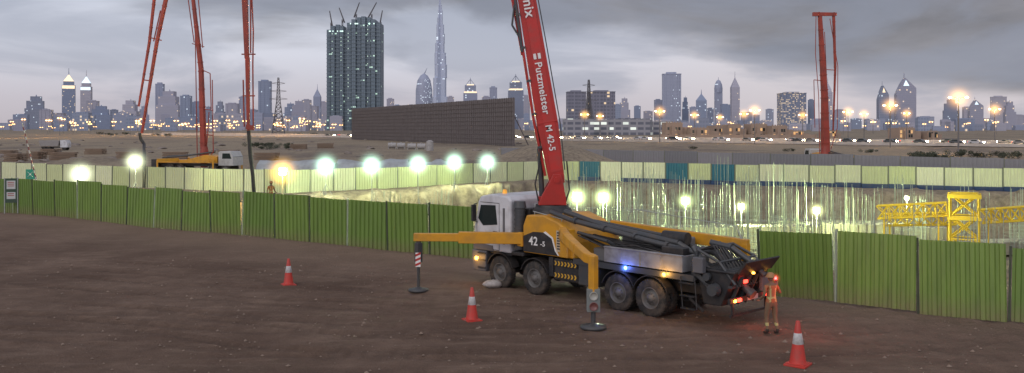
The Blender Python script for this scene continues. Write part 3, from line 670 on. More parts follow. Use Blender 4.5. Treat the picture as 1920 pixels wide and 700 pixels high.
# turret and boom
bx,by=1.44,32.03
q=M(); lp=W2T(bx,by,0)
q.rev([(.72,2.7),(.72,2.9),(.6,2.95),(.58,3.05)],c=(lp[0],lp[1],0),n=24)
q.obj('slewing_ring',BLK,T)
turret=empty('turret',(lp[0],lp[1],0),-TR); turret.parent=T
q=M(); pf=[(-.5,3.05),(.50,3.05),(.48,3.3),(.36,3.95),(.28,4.15),(.02,4.15),(-.1,3.9),(-.38,3.4)]; q.prism(pf,-.42,-.3); q.prism(pf,.3,.42)
q.box(-.5,.5,-.3,.3,3.05,3.35); q.tube((.16,-.48,3.95),(.16,.48,3.95),.11,.11,12); q.obj('pedestal',RED,turret,bevel=.02)
d=Vector((-.165,0,1)).normalized()
def B(t,off=0,y=0):
    r=Vector((d.z,0,-d.x)); p=Vector((.16,0,3.95))+d*t+r*off; return (p.x,y,p.z)
q=M(); q.beam(B(-.15),B(2.0),.50,.54,.50,.76,up=(1,0,0)); q.beam(B(2.0),B(8.8),.5,.76,.42,.58,up=(1,0,0))
for t in (2.05,6.8): q.beam(B(t),B(t+.06),.54,.80-.03*t,.54,.80-.03*t,up=(1,0,0))
arm=q.obj('boom_arm',RED,turret,bevel=.015)
q=M(); q.beam(B(.3,.06,-.262),B(8.6,.03,-.232),.02,.42,.02,.34,up=(1,0,0)); q.obj('arm_plate',mat('bright red paint',(.56,.032,.024),.35,dirt=.35),arm)
q=M(); q.beam(B(4.6,-.48),B(9,-.48),.3,.10,.36,.24,up=(1,0,0)); arm2=q.obj('boom_arm',RED,turret,bevel=.01)
q=M(); q.path([B(.2,-.38,-.2),B(2.2,-.47,-.25),B(5,-.44,-.25),B(8.8,-.35,-.28)],.05,8); q.obj('boom_pipe',RED,arm)
q=M(); q.path([B(.3,.34,-.2),B(2,.45,-.2),B(5,.42,-.2),B(8.8,.34,-.2)],.022,6); q.obj('hydraulic_line',DGR,arm)
q=M(); 
for t in np.arange(1.2,8.6,1.2): q.beam(B(t,-.42,-.25),B(t+.08,-.42,-.25),.16,.16,up=(1,0,0))
q.obj('pipe_clamps',DGR,arm)
q=M(); q.tube((-.36,0,3.3),B(1.2,-.42),.10,.10,12); q.tube(B(1.2,-.42),B(2.0,-.38),.06,.06,12); q.obj('boom_cylinder',DGR,arm)
for hp_ in ([(-.5,-.3,3.2),(-.62,-.3,3.8),B(.7,-.5,-.3),B(1.3,-.4,-.3)],[(.45,-.35,3.1),(.6,-.35,3.6),B(.6,.45,-.35)]): q=M(); q.path(hp_,.03,6); q.obj('boom_hose',BLK,arm)
q=M(); q.path([B(5.2,-.48,-.28),B(5.7,-.68,-.28),B(6.4,-.48,-.28)],.035,8); q.tube(B(4.7,-.48,-.28),B(6.6,-.42,-.28),.055,.055,10); q.obj('arm_cylinder',DGR,arm2)
r_=Vector((d.z,0,-d.x)); dn=-d
def btxt(s,t,size,off,xs=1.0):
    p=Vector(B(t,off,-.31)); text(s,size,LET,arm,basis(p,dn,r_),xs=xs)
btxt('Readymix',7.95,.50,-.15); btxt('Putzmeister',4.25,.36,-.10,1.02); btxt('M 42-5',1.98,.32,-.09,.97)
q=M(); 
for o_ in (-.06,.1): q.beam(B(4.36,o_,-.285),B(4.56,o_,-.285),.012,.1,up=(1,0,0))
q.obj('emblem',LET,arm)
def Tl(p): return (p[0]-bx,p[1]-by,p[2])
top=B(8.8); Q1=Tl((-17.2,58.5,26)); 
q=M(); q.beam(top,Q1,.45,.5,.35,.4); q.obj('boom_arm',RED,turret)
def P3(px,py,d): X,Y=A(px,d); return (X,Y,ZH(py,d))
def hang(parent,pts,mt,hosepts,tr,two):
    for a_,b_,w0,w1 in pts: q=M(); q.beam(tr(a_),tr(b_),w0,w0,w1,w1,up=(1,0,0)); q.obj('boom_arm',mt,parent)
    for pp in two: q=M(); q.path([tr(p) for p in pp],.05,6); q.obj('boom_pipe',mt,parent)
    q=M(); q.path([tr(p) for p in hosepts],.13,8); q.obj('end_hose',BLK,parent)
hang(turret,[((-17.2,58.5,26),P3(459,-5,60),.36,.34),(P3(459,-5,60),P3(463,110,60),.34,.26),(P3(464,108,60),P3(466,245,60),.26,.18),(P3(462,238,60),P3(476,240,60),.3,.3)],ORED,[P3(466,245,60),P3(469,290,60),P3(474,330,60),P3(477,375,60)],Tl,
   [[P3(472,-5,60),P3(475,60,60),P3(474,120,60),P3(475,240,60)],[P3(470,-5,60),P3(470,100,60)],[P3(453,102,60),P3(479,102,60)],[P3(455,180,60),P3(478,180,60)],[P3(456,150,60),P3(458,238,60)]])
# ---------------------------------------------------------------- distant pump trucks
def small_truck(X,Y,rot,label):
    e=empty('concrete_pump_truck',(X,Y,gz(X,Y)),rot,label,'concrete pump truck','concrete pumps behind the pit')
    q=M(); q.prism([(3.4,.9),(3.4,2.5),(3.6,2.65),(5.0,2.65),(5.35,2.0),(5.4,.9)],-1.2,1.2); c=q.obj('cab',mat('grimy white cab',(.50,.50,.49),.4,dirt=.3),e,bevel=.04)
    for s in (1,-1):
        q=M(); q.prism([(3.9,1.75),(3.95,2.4),(4.9,2.4),(5.15,1.75)],min(s*1.2,s*1.21),max(s*1.2,s*1.21)); q.obj('window',GLS,c)
    q=M(); q.add([(5.03,-1.05,2.58),(5.03,1.05,2.58),(5.37,1.1,1.95),(5.37,-1.1,1.95)],[(0,1,2,3)]); q.obj('windshield',GLS,c)
    q=M(); q.box(-5,3.3,-.5,.5,.8,1.1); q.obj('chassis',BLK,e)
    q=M(); q.prism([(3.2,1.2),(3.2,2.0),(1.6,2.2),(-1,1.6),(-4.5,1.5),(-5,1.2)],-1.15,1.15); q.obj('body_panel',YEL,e,bevel=.03)
    q=M(); q.path([(2,-.6,2.5),(-1,-.6,2.1),(-4.6,-.5,1.8)],.1,8); q.path([(2,.5,2.5),(-1,.5,2.15),(-4.6,.5,1.9)],.1,8); q.obj('delivery_pipe',DGR,e)
    q=M(); q.box(-5.9,-4.9,-.9,.9,.6,1.6); q.obj('hopper',BLK,e)
    for ax in (4.3,2.6,-1.8,-3.1):
        for s in (1,-1):
            q=M(); q.tube((ax,s*.85,.53),(ax,s*1.18,.53),.53,.53,16); q.tube((ax,s*1.18,.53),(ax,s*1.2,.53),.28,.25,12,1); q.obj('wheel',[RUB,RIM],e)
    for s in (1,-1):
        q=M(); q.beam((2.2,s*1.1,1.6),(4.0,s*3.4,1.6),.25,.35); q.tube((4,s*3.4,1.6),(4,s*3.4,.0),.1,.1,8); q.obj('outrigger',YEL,e)
        q=M(); q.beam((-2,s*1.1,1.6),(-3.4,s*3.4,1.6),.25,.35); q.tube((-3.4,s*3.4,1.6),(-3.4,s*3.4,0),.1,.1,8); q.obj('outrigger',YEL,e)
    return e
def addboom(e,segs,pipes,hose,mt,pr=.06):
    bpy.context.view_layer.update(); inv=e.matrix_world.inverted()
    tr=lambda p:tuple(inv@Vector(p))
    for a_,b_,w0,w1 in segs:
        q=M(); q.beam(tr(a_),tr(b_),w0,w0,w1,w1,up=(1,0,0) if abs(b_[2]-a_[2])>4 else (0,0,1))
        A_=Vector(tr(a_)); B_=Vector(tr(b_)); dd=(B_-A_).normalized(); L_=(B_-A_).length
        for t in np.arange(.8,L_,2.2):
            p=A_+dd*t; ww=(w0+(w1-w0)*t/L_)*1.18; q.beam(p,p+dd*.12,ww,ww,up=(1,0,0) if abs(b_[2]-a_[2])>4 else (0,0,1))
        q.obj('boom_arm',mt,e)
    for pp in pipes: q=M(); q.path([tr(p) for p in pp],pr,6); q.obj('boom_pipe',mt,e)
    if hose: q=M(); q.path([tr(p) for p in hose],.15,8); q.obj('end_hose',BLK,e)
X,Y=A(372,110); t2=small_truck(X,Y,math.radians(-12),'yellow concrete pump truck with white cab and tall boom')
q=M(); q.tube((.8,0,2.0),(.8,0,3.2),.6,.4,12); q.obj('pedestal',ORED,t2)
addboom(t2,[(P3(383,314,110),P3(377,130,110),.62,.46),(P3(377,130,110),P3(360,-20,110),.46,.32),(P3(360,-20,110),(-31,86,34),.5,.5),((-31,86,34),P3(308,-20,85),.5,.4),(P3(312,-5,85),P3(294,80,85),.30,.26),(P3(294,80,85),P3(266,250,85),.26,.18),(P3(290,-8,85),P3(280,80,85),.22,.2),(P3(280,80,85),P3(260,200,85),.2,.14)],
 [[P3(366,60,110),P3(370,300,110)],[P3(398,150,110),P3(400,285,110),P3(388,300,110)],[P3(376,130,110),P3(394,138,110),P3(396,205,110)],[P3(380,205,110),P3(400,207,110)],[P3(378,252,110),P3(400,254,110)],[P3(278,70,85),P3(303,76,85)],[P3(268,150,85),P3(284,152,85)],[P3(301,20,85),P3(288,78,85)],[P3(360,82,110),P3(383,88,110)],[P3(392,210,110),P3(385,312,110)],[P3(353,0,110),P3(364,80,110)],[P3(372,0,110),P3(380,90,110)]],
 [P3(262,250,85),P3(264,262,85),P3(270,270,85),P3(271,300,80),P3(270,352,80)],ORED)
X,Y=A(1556,130); t4=small_truck(X,Y,math.radians(100),'concrete pump truck with folded orange-red boom raised upright')
Dq=130
q=M(); q.tube((0,.7,2.0),(0,.7,3.2),.7,.5,12); q.obj('pedestal',ORED,t4)
addboom(t4,[(P3(1548,308,Dq),P3(1546,180,Dq),1.0,.75),(P3(1546,180,Dq),P3(1537,26,Dq),.75,.45),(P3(1524,27,Dq),P3(1568,27,Dq),.55,.45),(P3(1563,30,Dq),P3(1566,130,Dq),.32,.26),(P3(1566,130,Dq),P3(1562,245,Dq),.24,.17)],
 [[P3(1530,30,Dq),P3(1529,100,Dq),P3(1535,180,Dq),P3(1537,300,Dq)],[P3(1526,150,Dq),P3(1528,240,Dq)],[P3(1556,35,Dq),P3(1571,125,Dq),P3(1570,240,Dq),P3(1558,280,Dq)],[P3(1546,60,Dq),P3(1551,170,Dq)],[P3(1540,130,Dq),P3(1568,132,Dq)],[P3(1526,150,Dq),P3(1545,152,Dq)]],None,ORED)
# ---------------------------------------------------------------- cones
CR=mat('cone red',(.58,.045,.03),.5,dirt=.4,dscale=6); CW=mat('cone white band',(.60,.58,.56),.5,dirt=.5,dscale=6)
e=empty('traffic_cone',(0,0,0),0,'red and white traffic cone standing on dirt','traffic cone','traffic cones around the truck')
q=M(); q.box(-.24,.24,-.24,.24,0,.05); q.box(-.2,.2,-.2,.2,.05,.07); q.obj('base',CR,e,bevel=.015)
q=M(); q.rev([(.19,.07),(.175,.12),(.12,.48)],n=24,m=0); q.rev([(.12,.48),(.122,.482),(.085,.72),(.083,.722)],n=24,m=1); q.rev([(.083,.722),(.045,.98),(.035,.99),(.001,.985)],n=24,m=0)
q.obj('cone_body',[CR,CW],e)
for px,py,s,l in [(541,534,1.0,'red traffic cone with pale band on bare dirt'),(885,599,1.02,'red traffic cone standing near the truck outrigger'),(1496,687,1.1,'red traffic cone with wide white band beside the worker')]:
    X,Y=G(px,py); dup(e,(X,Y,gz(X,Y)-.01),random.random(),(s,s,s),l)
rm(e)
q=M(); n=14
vs=[];fs=[]
for j in range(9):
    for i in range(n):
        th_=math.pi*j/8; ph=2*math.pi*i/n; r=1+.35*noise.noise((math.cos(ph)*2,math.sin(ph)*2,j*.6))
        vs.append((.36*r*math.sin(th_)*math.cos(ph),.22*r*math.sin(th_)*math.sin(ph),.13+.15*math.cos(th_)*r))
for j in range(8):
    for i in range(n): fs.append((j*n+i,j*n+(i+1)%n,(j+1)*n+(i+1)%n,(j+1)*n+i))
q.add(vs,fs,0,True); X,Y=G(925,541); q.obj('sack',mat('white sack cloth',(.50,.46,.43),.8,dirt=.6,dscale=6),loc=(X,Y,gz(X,Y)),rot=.3,label='crumpled white sack lying beside the front wheel',cat='sack')
# ---------------------------------------------------------------- signs at left
X,Y=G(21,406)
e=empty('notice_board',(X,Y,gz(X,Y)),.25,'tall narrow notice board on posts by the hoarding','sign')
for s in (-1,1): q=M(); q.box(s*.39-.03,s*.39+.03,-.03,.03,0,2.35); q.obj('post',STL,e)
q=M(); q.box(-.36,.36,-.03,.02,.7,2.3); q.obj('board',mat('board dark green',(.04,.08,.05),.5),e)
for z0_,z1_,zs in ((1.6,2.15,(2.02,1.9,1.78)),(.95,1.4,(1.28,1.16))):
    q=M(); q.box(-.26,.26,-.045,-.031,z0_,z1_); nb_=q.obj('notice',mat('notice white',(.6,.62,.6),.5),e)
    q=M()
    for z_ in zs: q.box(-.2,.18,-.052,-.046,z_,z_+.045)
    q.obj('notice_print',mat('print red',(.4,.05,.04),.5),nb_)
X,Y=A(57,75); z=ZH(327,75)
e=empty('site_sign',(X,Y,gz(X,Y)),0,'square teal sign with pale symbol on a post','sign')
q=M(); q.tube((0,.05,0),(0,.05,z+.4),.04); q.obj('post',STL,e)
q=M(); q.box(-.38,.38,-.02,.02,z-.4,z+.42); q.obj('board',mat('sign teal',(.02,.25,.18),.5),e)
q=M(); 
for a_ in range(4): 
    an=a_*math.pi/2+.78; q.beam((.08*math.cos(an),-.03,z+.08*math.sin(an)),(.3*math.cos(an),-.03,z+.3*math.sin(an)),.015,.07,up=(0,1,0))
q.box(-.07,.07,-.035,-.025,z-.07,z+.07); q.obj('symbol',mat('sign pale',(.7,.75,.7),.5),e)
a_=Vector(P3(76,340,75)); b_=Vector(P3(42,232,75)); a_.z=gz(a_.x,a_.y)
q=M(); n=22
for i in range(n): q.tube(a_.lerp(b_,i/n)-a_,a_.lerp(b_,(i+1)/n)-a_,.06,.06,8,i%2)
q.obj('barrier_pole',[mat('pole red',(.16,.04,.05),.5),mat('pole white',(.42,.40,.40),.5)],loc=a_,label='leaning red and white striped barrier pole behind hoarding',cat='barrier pole')
# ---------------------------------------------------------------- persons
def person(X,Y,z0,rot,scale,cloth,baton,label):
    S=[(0,0,.96),(0,0,1.12),(0,0,1.30),(0,0,1.43),(0,.01,1.50),(0,.02,1.56)]
    v=list(S); r=[(.15,.11),(.14,.10),(.18,.12),(.13,.09),(.055,.055),(.06,.06)]
    ed=[(i,i+1) for i in range(5)]
    def chain(root,pts):
        k=root
        for p,rr in pts: v.append(p); r.append((rr,rr)); ed.append((k,len(v)-1)); k=len(v)-1
    chain(0,[((-.11,.0,.86),.10),((-.13,.05,.50),.068),((-.14,-.02,.12),.05),((-.14,.0,.06),.048),((-.15,.17,.04),.04)])
    chain(0,[((.11,0,.86),.10),((.13,-.0,.50),.068),((.14,-.12,.12),.05),((.14,-.10,.06),.048),((.16,.07,.04),.04)])
    chain(3,[((-.19,0,1.40),.066),((-.27,-.03,1.14),.048),((-.29,.14,1.01),.034)])
    chain(3,[((.19,0,1.40),.066),((.33,.02,1.17) if baton else (.27,-.02,1.12),.048),((.34,.17,1.38) if baton else (.31,.08,.92),.034)])
    me=bpy.data.meshes.new('person'); me.from_pydata(v,ed,[]); o=bpy.data.objects.new('person',me); sc.collection.objects.link(o)
    md=o.modifiers.new('s','SKIN'); md.use_smooth_shade=True
    for i,sv in enumerate(me.skin_vertices[0].data): sv.radius=r[i]; sv.use_root=(i==0)
    ss=o.modifiers.new('ss','SUBSURF'); ss.levels=2; ss.render_levels=2
    bpy.context.view_layer.update()
    bm_=bpy.data.meshes.new_from_object(o.evaluated_get(bpy.context.evaluated_depsgraph_get())); bpy.data.objects.remove(o)
    q=M(); q.add([tuple(a.co) for a in bm_.vertices],[tuple(p.vertices) for p in bm_.polygons],0,True)
    for hand,s,dirv in ((Vector((-.29,.16,1.0)),-1,Vector((0,.75,-.3))),(Vector((.34,.18,1.40)) if baton else Vector((.31,.09,.90)),1,Vector((0,.5,.75)) if baton else Vector((0,.3,-.95)))):
        dirv.normalize(); sd=Vector((1,0,0)); up=sd.cross(dirv)
        q.beam(hand,hand+dirv*.09,.075,.035,.08,.03,up=up,m=1)
        for k,l in enumerate((.065,.075,.07,.055)):
            b0=hand+dirv*.085+sd*(-.03+.02*k); b1=b0+dirv*l*.5+up*.01; b2=b1+dirv*l*.2-up*l*.45
            q.tube(b0,b1,.010,.009,6,1); q.tube(b1,b2,.009,.007,6,1)
        t0=hand+dirv*.03-sd*s*.035; t1=t0-sd*s*.03+dirv*.035; q.tube(t0,t1,.012,.010,6,1); q.tube(t1,t1+dirv*.03-up*.015,.010,.008,6,1)
    hv=[];n=16;mr_=12
    for j in range(mr_+1):
        th_=math.pi*j/mr_
        for i in range(n):
            ph=2*math.pi*i/n; X_=math.sin(th_)*math.cos(ph);Y_=math.sin(th_)*math.sin(ph);Z_=math.cos(th_)
            rx_=.076;ry_=.098;rz_=.122
            if Z_<0: rx_*=1+.25*Z_
            nose=.022*math.exp(-((X_/.22)**2+((Z_+.12)/.22)**2)) if Y_>0 else 0
            eye=-.010*math.exp(-(((abs(X_)-.38)/.18)**2+((Z_-.05)/.14)**2)) if Y_>0 else 0
            mouth=-.005*math.exp(-((X_/.3)**2+((Z_+.45)/.06)**2)) if Y_>0 else 0
            hv.append((X_*rx_,.03+Y_*ry_+nose+eye+mouth,1.64+Z_*rz_))
    q.add(hv,[(j*n+i,j*n+(i+1)%n,(j+1)*n+(i+1)%n,(j+1)*n+i) for j in range(mr_) for i in range(n)],1,True)
    for s in (-1,1): q.tube((s*.074,.02,1.60),(s*.086,.01,1.65),.012,.018,6,1); q.tube((s*.030,.118,1.645),(s*.030,.124,1.645),.009,.007,6,3)
    SK=mat('skin',(.22,.12,.075),.6,dirt=.1); BT=mat('boot leather',(.04,.03,.025),.6)
    for i,f in enumerate(q.f):
        if q.m[i]: continue
        cz=sum(q.v[k][2] for k in f)/len(f); cx=sum(q.v[k][0] for k in f)/len(f)
        if cz<.16: q.m[i]=2
        elif .26<cz<.34: q.m[i]=4
        elif abs(cx)<.24 and cz>.94 and cz<1.44: q.m[i]=5 if not(1.05<cz<1.10 or (.08<abs(cx)<.12)) else 4
        if cz>1.47 and abs(cx)<.1: q.m[i]=1
    o=q.obj('person',[cloth,SK,BT,BLK,mat('reflective tape',(.5,.46,.18),.4),mat('orange vest',(.42,.13,.045),.7,dirt=.5)],loc=(X,Y,z0),rot=rot,label=label,cat='person'); o.scale=(scale,)*3
    q=M(); q.rev([(.15,1.665),(.115,1.675),(.108,1.74),(.07,1.79),(.001,1.805)],c=(0,.03,0),n=18); q.box(-.05,.05,.12,.2,1.668,1.68); q.obj('helmet',mat('helmet paint',(.42,.20,.07),.4),o)
    if baton:
        p0=Vector((.33,.20,1.46)); q=M(); q.tube(p0,p0+Vector((0,.03,.08)),.016,.018,8); q.obj('baton_handle',BLK,o)
        q=M(); q.tube(p0+Vector((0,.03,.08)),p0+Vector((0,.05,.16)),.035,.03,10); q.obj('baton_lamp',emis('baton red',(1,.04,.04),16),o)
        halo(o,p0+Vector((0,.04,.12)),.25,halomat('red lamp halo',.25,(1,.06,.05),22))  # red glow ball added round the baton lamp
        light('baton_light','POINT',(.75,-.5,1.15),22,(1,.10,.07),o,.04)
    return o
X,Y=G(1446,627); person(X,Y,gz(X,Y)-.02,math.radians(20),.96,mat('khaki coverall',(.20,.12,.065),.8,dirt=.4),True,'worker in orange vest and khaki coverall raising a red lamp')
X,Y=A(508,62); person(X,Y,ZH(340,62)-1.78,math.radians(-140),1,mat('khaki coverall',(.20,.12,.065),.8),False,'worker in orange vest standing behind the green hoarding')
# ---------------------------------------------------------------- big ribbed hoarding wall
def ribwall(p0,p1,ht,n,name,mts,label,cat):
    p0=Vector((*p0,0));p1=Vector((*p1,0)); L=(p1-p0).length
    e=empty(name,p0,math.atan2(p1.y-p0.y,p1.x-p0.x),label,cat)
    q=M(); q.box(0,L,0,.4,0,ht); q.obj('panel_face',mts[0],e)
    q=M()
    for i in range(n+1):
        x0=L*i/n-.1; q.box(x0,x0+.22,-.16,-.01,0,ht+.1)
    for z_ in np.arange(.8,ht,1.45): q.box(0,L,-.28,-.17,z_,z_+.18)
    q.obj('frame_ribs',mts[1],e)
    q=M()
    for i in range(0,n+1,6): q.beam((L*i/n,.5,ht*.8),(L*i/n,7,0),.25,.25)
    q.obj('brace',mts[1],e); return e
ribwall((-79,440),(.5,277),15.2,110,'billboard_structure',[mat('weathered brown sheet',(.18,.155,.15),.8,dirt=.6,dscale=.25,dirtcol=(.115,.10,.098)),mat('brown steel rib',(.15,.13,.126),.8,dirt=.4,dscale=.5)],'huge grey-brown gridded steel hoarding wall standing on sand','billboard')
# ---------------------------------------------------------------- skyline
WARM=(1,.72,.38); COOL=(.8,.92,1)
pal=[((.38,.41,.52),(.30,.33,.43)),((.45,.44,.51),(.36,.36,.44)),((.32,.37,.48),(.25,.29,.40)),((.48,.46,.52),(.38,.38,.45)),((.29,.32,.41),(.23,.26,.34))]  # aerial haze put into these paler, bluish wall and glass colours
def fac(k,lit=None,frac=.03):
    wl,gl=pal[k]; lit=lit or (WARM if k%2 else COOL)
    return facade('tower facade %d %s %.2f'%(k,'w' if lit is WARM else 'c',frac),wl,gl,lit,frac,5.0,7.0,.8)
GLOW=emis('cool crown light',(.75,.92,1),.8); WGLOW=emis('warm crown light',(1,.78,.5),.9)
names={'box':('office_tower','flat-topped high-rise tower with lit windows on the skyline'),'step':('apartment_tower','stepped high-rise tower with scattered lit windows'),'spire':('skyscraper','slender pointed skyscraper with a spire'),'dome':('skyscraper','tall tower with a rounded domed top'),
 'arrow':('skyscraper','slim tower with arrowhead crown and lit top'),'crown':('office_tower','tower with brightly lit stepped crown'),'tri':('skyscraper','glass tower with a slanting triangular top and mast'),'low':('apartment_block','low apartment block with lit windows')}
def bld(px,wpx,top,Dm,typ,k=None,lit=None,frac=.03,mt=None,label=None):
    X,Y=A(px,Dm); hh=ZH(top,Dm); wd=wpx*Dm/F; q=M(); dp=wd*.9; h2=wd/2; k=random.randrange(5) if k is None else k
    mm=mt or fac(k,lit,frac)
    if typ in('box','low'):
        q.box(-h2,h2,-dp/2,dp/2,0,hh*.965); q.box(-h2*.6,h2*.5,-dp/3,dp/3,hh*.965,hh)
        if typ=='box':
            q.box(-h2*1.03,h2*1.03,-dp*.52,dp*.52,hh*.955,hh*.97)
            for sx in (-1,0,1): q.box(sx*h2*.7-h2*.08,sx*h2*.7+h2*.08,-dp*.53,-dp*.5,0,hh*.95)
    elif typ=='step':
        q.box(-h2,h2,-dp/2,dp/2,0,hh*.6); q.box(-h2*.85,h2*.7,-dp*.4,dp*.4,hh*.6,hh*.82); q.box(-h2*.5,h2*.5,-dp*.3,dp*.3,hh*.82,hh*.95); q.tube((0,0,hh*.95),(0,0,hh),h2*.08,h2*.04,5)
    elif typ=='spire':
        q.box(-h2,h2,-dp/2,dp/2,0,hh*.72); q.add([(-h2,-dp/2,hh*.72),(h2,-dp/2,hh*.72),(h2,dp/2,hh*.72),(-h2,dp/2,hh*.72),(0,0,hh*.9)],[(0,1,4),(1,2,4),(2,3,4),(3,0,4)]); q.tube((0,0,hh*.88),(0,0,hh),h2*.1,h2*.03,5)
    elif typ=='dome':
        q.box(-h2*.9,h2*.9,-dp*.4,dp*.4,0,hh*.7); q.rev([(h2,hh*.7),(h2*1.05,hh*.78),(h2*.9,hh*.86),(h2*.5,hh*.93),(h2*.05,hh*.95)],n=16); q.tube((0,0,hh*.93),(0,0,hh),h2*.08,h2*.04,5)
    elif typ=='arrow':
        q.box(-h2,h2,-dp/2,dp/2,0,hh*.72); q.box(-h2*.8,h2*.8,-dp*.4,dp*.4,hh*.72,hh*.78); q.add([(-h2*.8,-dp*.4,hh*.78),(h2*.8,-dp*.4,hh*.78),(h2*.8,dp*.4,hh*.78),(-h2*.8,dp*.4,hh*.78),(0,0,hh*.9)],[(0,1,4),(1,2,4),(2,3,4),(3,0,4)],1); q.tube((0,0,hh*.88),(0,0,hh),h2*.08,h2*.03,5)
        q.box(-h2*.95,h2*.95,-dp*.52,-dp*.5,hh*.66,hh*.71,1)
    elif typ=='crown':
        q.box(-h2,h2,-dp/2,dp/2,0,hh*.7); q.box(-h2*.8,h2*.8,-dp*.4,dp*.4,hh*.73,hh*.85); q.box(-h2*.9,h2*.9,-dp*.45,dp*.45,hh*.71,hh*.73,1); q.box(-h2*.5,h2*.5,-dp*.25,dp*.25,hh*.85,hh*.87,1)
        for s in (-1,1): q.beam((s*h2*.7,0,hh*.85),(0,0,hh*.97),h2*.08,h2*.08,up=(0,1,0))
        q.tube((0,0,hh*.87),(0,0,hh),h2*.07,h2*.03,5)
    elif typ=='tri':
        q.prism([(-h2,0),(h2,0),(h2,hh*.72),(-h2*.1,hh*.9),(-h2*.5,hh*.8),(-h2,hh*.62)],-dp/2,dp/2); q.tube((-h2*.1,0,hh*.88),(-h2*.1,0,hh),h2*.07,h2*.03,5); q.prism([(-h2*.3,hh*.76),(h2*.3,hh*.76),(-h2*.05,hh*.86)],-dp*.51,-dp*.505,m=1)
    nm,lb=names[typ]
    return q.obj(nm,[mm,GLOW if k%2 else WGLOW],loc=(X,Y,0),rot=-math.atan2(X,Y)*.6+random.uniform(-.15,.15),label=label or lb,cat='building',group=None)
LST=[(40,24,214,'low'),(68,36,178,'step'),(87,20,205,'box'),(106,28,212,'box'),(129,22,128,'arrow'),(162,18,132,'arrow'),(190,36,197,'step'),(174,20,188,'box'),(214,14,205,'box'),(228,12,210,'box'),(245,28,186,'step'),(270,18,197,'step'),(300,14,155,'box'),(318,40,168,'step'),(349,18,178,'box'),(334,26,200,'box'),(370,16,190,'box'),(391,14,198,'step'),(413,16,188,'step'),(436,22,193,'box'),(456,14,180,'box'),(497,22,150,'box'),(474,16,205,'box'),(545,26,192,'step'),(560,26,187,'step'),(575,16,186,'box'),(595,13,158,'spire'),(586,20,198,'box'),(607,16,190,'box'),(25,16,224,'low'),
(732,13,184,'box'),(745,10,196,'box'),(770,16,196,'box'),(845,12,180,'box'),(882,26,146,'crown'),(912,16,180,'box'),(925,14,162,'box'),(967,26,139,'crown'),(986,14,178,'box'),(860,16,190,'box'),(900,12,192,'box'),(942,14,190,'box'),
(1080,34,170,'box'),(1127,46,170,'box'),(1171,20,182,'step'),(1158,12,195,'box'),(1195,12,198,'box'),(1215,16,208,'box'),(1259,34,136,'box'),(1234,14,186,'box'),(1285,12,180,'step'),(1300,14,200,'box'),(1315,20,168,'spire'),(1332,12,202,'box'),(1347,15,145,'dome'),(1378,15,134,'spire'),(1360,16,195,'box'),(1400,18,210,'box'),(1443,14,204,'box'),(1418,12,215,'box'),(1484,45,173,'box'),(1521,12,186,'box'),(1552,16,145,'spire'),(1575,20,205,'box'),(1605,18,222,'low'),(1655,18,152,'tri'),(1697,34,136,'tri'),(1676,20,200,'box'),(1735,26,218,'low'),(1783,27,184,'step'),(1829,23,182,'tri'),(1812,12,200,'box'),(1872,26,180,'box'),(1893,18,188,'step'),(1908,24,215,'box'),(1850,16,222,'low')]
for px,wp,tp_,ty in LST:
    Dm=random.uniform(2600,4600); kw={}
    if px==1484: kw=dict(k=4,lit=WARM,frac=.40)
    if px in(1080,1127): Dm=1300; kw=dict(mt=facade('dark office facade',(.24,.24,.30),(.15,.16,.21),WARM,.05,5,5,.9))
    if px<620 and random.random()<.35: kw=dict(lit=WARM,frac=.08)
    bld(px,wp,tp_,Dm,ty,**kw)
for i in range(130):
    px=random.uniform(-20,1940); 
    if 650<px<965 and random.random()<.8: continue
    tp_=random.uniform(210,236) if px<1000 else random.uniform(220,237)
    bld(px,random.uniform(10,34),tp_,random.uniform(1500,2600),'low',frac=random.choice([.03,.06,.10]),lit=WARM)
X,Y=A(795,4200); hh=ZH(138,4200); s=4200/F; q=M()
q.rev([(15*s,0),(16*s,hh*.4),(15.5*s,hh*.7),(12.5*s,hh*.87),(7*s,hh*.96),(1*s,hh)],n=20); q.tube((0,0,hh*.98),(6*s,0,hh*1.1),1.2*s,.3*s,6)
q.obj('hotel_tower',[fac(0,COOL,.12)],loc=(X,Y,0),label='curved tower with rounded arching top and mast',cat='building')
X,Y=A(825,5600); s=5600/F; q=M(); tiers=[(0,17),(60,15.5),(95,14),(120,12.3),(142,11),(160,9.5),(178,8),(195,6.6),(208,5.2),(222,3.8),(232,2.4)]
for i,(z_,w_) in enumerate(tiers):
    z1=(tiers[i+1][0] if i+1<len(tiers) else 250)*s; 
    for k in range(3):
        an=math.pi/2+k*2*math.pi/3+.3; L_=w_*s*(1 if (i+k)%3 else .82)*.85
        dx,dy=math.cos(an),math.sin(an); wv=w_*.30*s
        px_,py_=-dy*wv,dx*wv
        q.prism([(px_,py_),(-px_,-py_),(dx*L_-px_,dy*L_-py_),(dx*L_*1.15,dy*L_*1.15),(dx*L_+px_,dy*L_+py_)],z_*s,z1,'z')
q.tube((0,0,245*s),(0,0,262*s),1.6*s,.2*s,6)
q.obj('skyscraper',facade('silver facade',(.58,.63,.76),(.48,.53,.65),COOL,.03,7,10,1.0),loc=(X,Y,0),label='extremely tall tapering silver skyscraper with stepped tiers and spire',cat='building')
SC=facade('scaffold facade',(.19,.24,.29),(.12,.165,.20),(.7,1,.8),.012,4.5,4.2,.8,.8,.7)
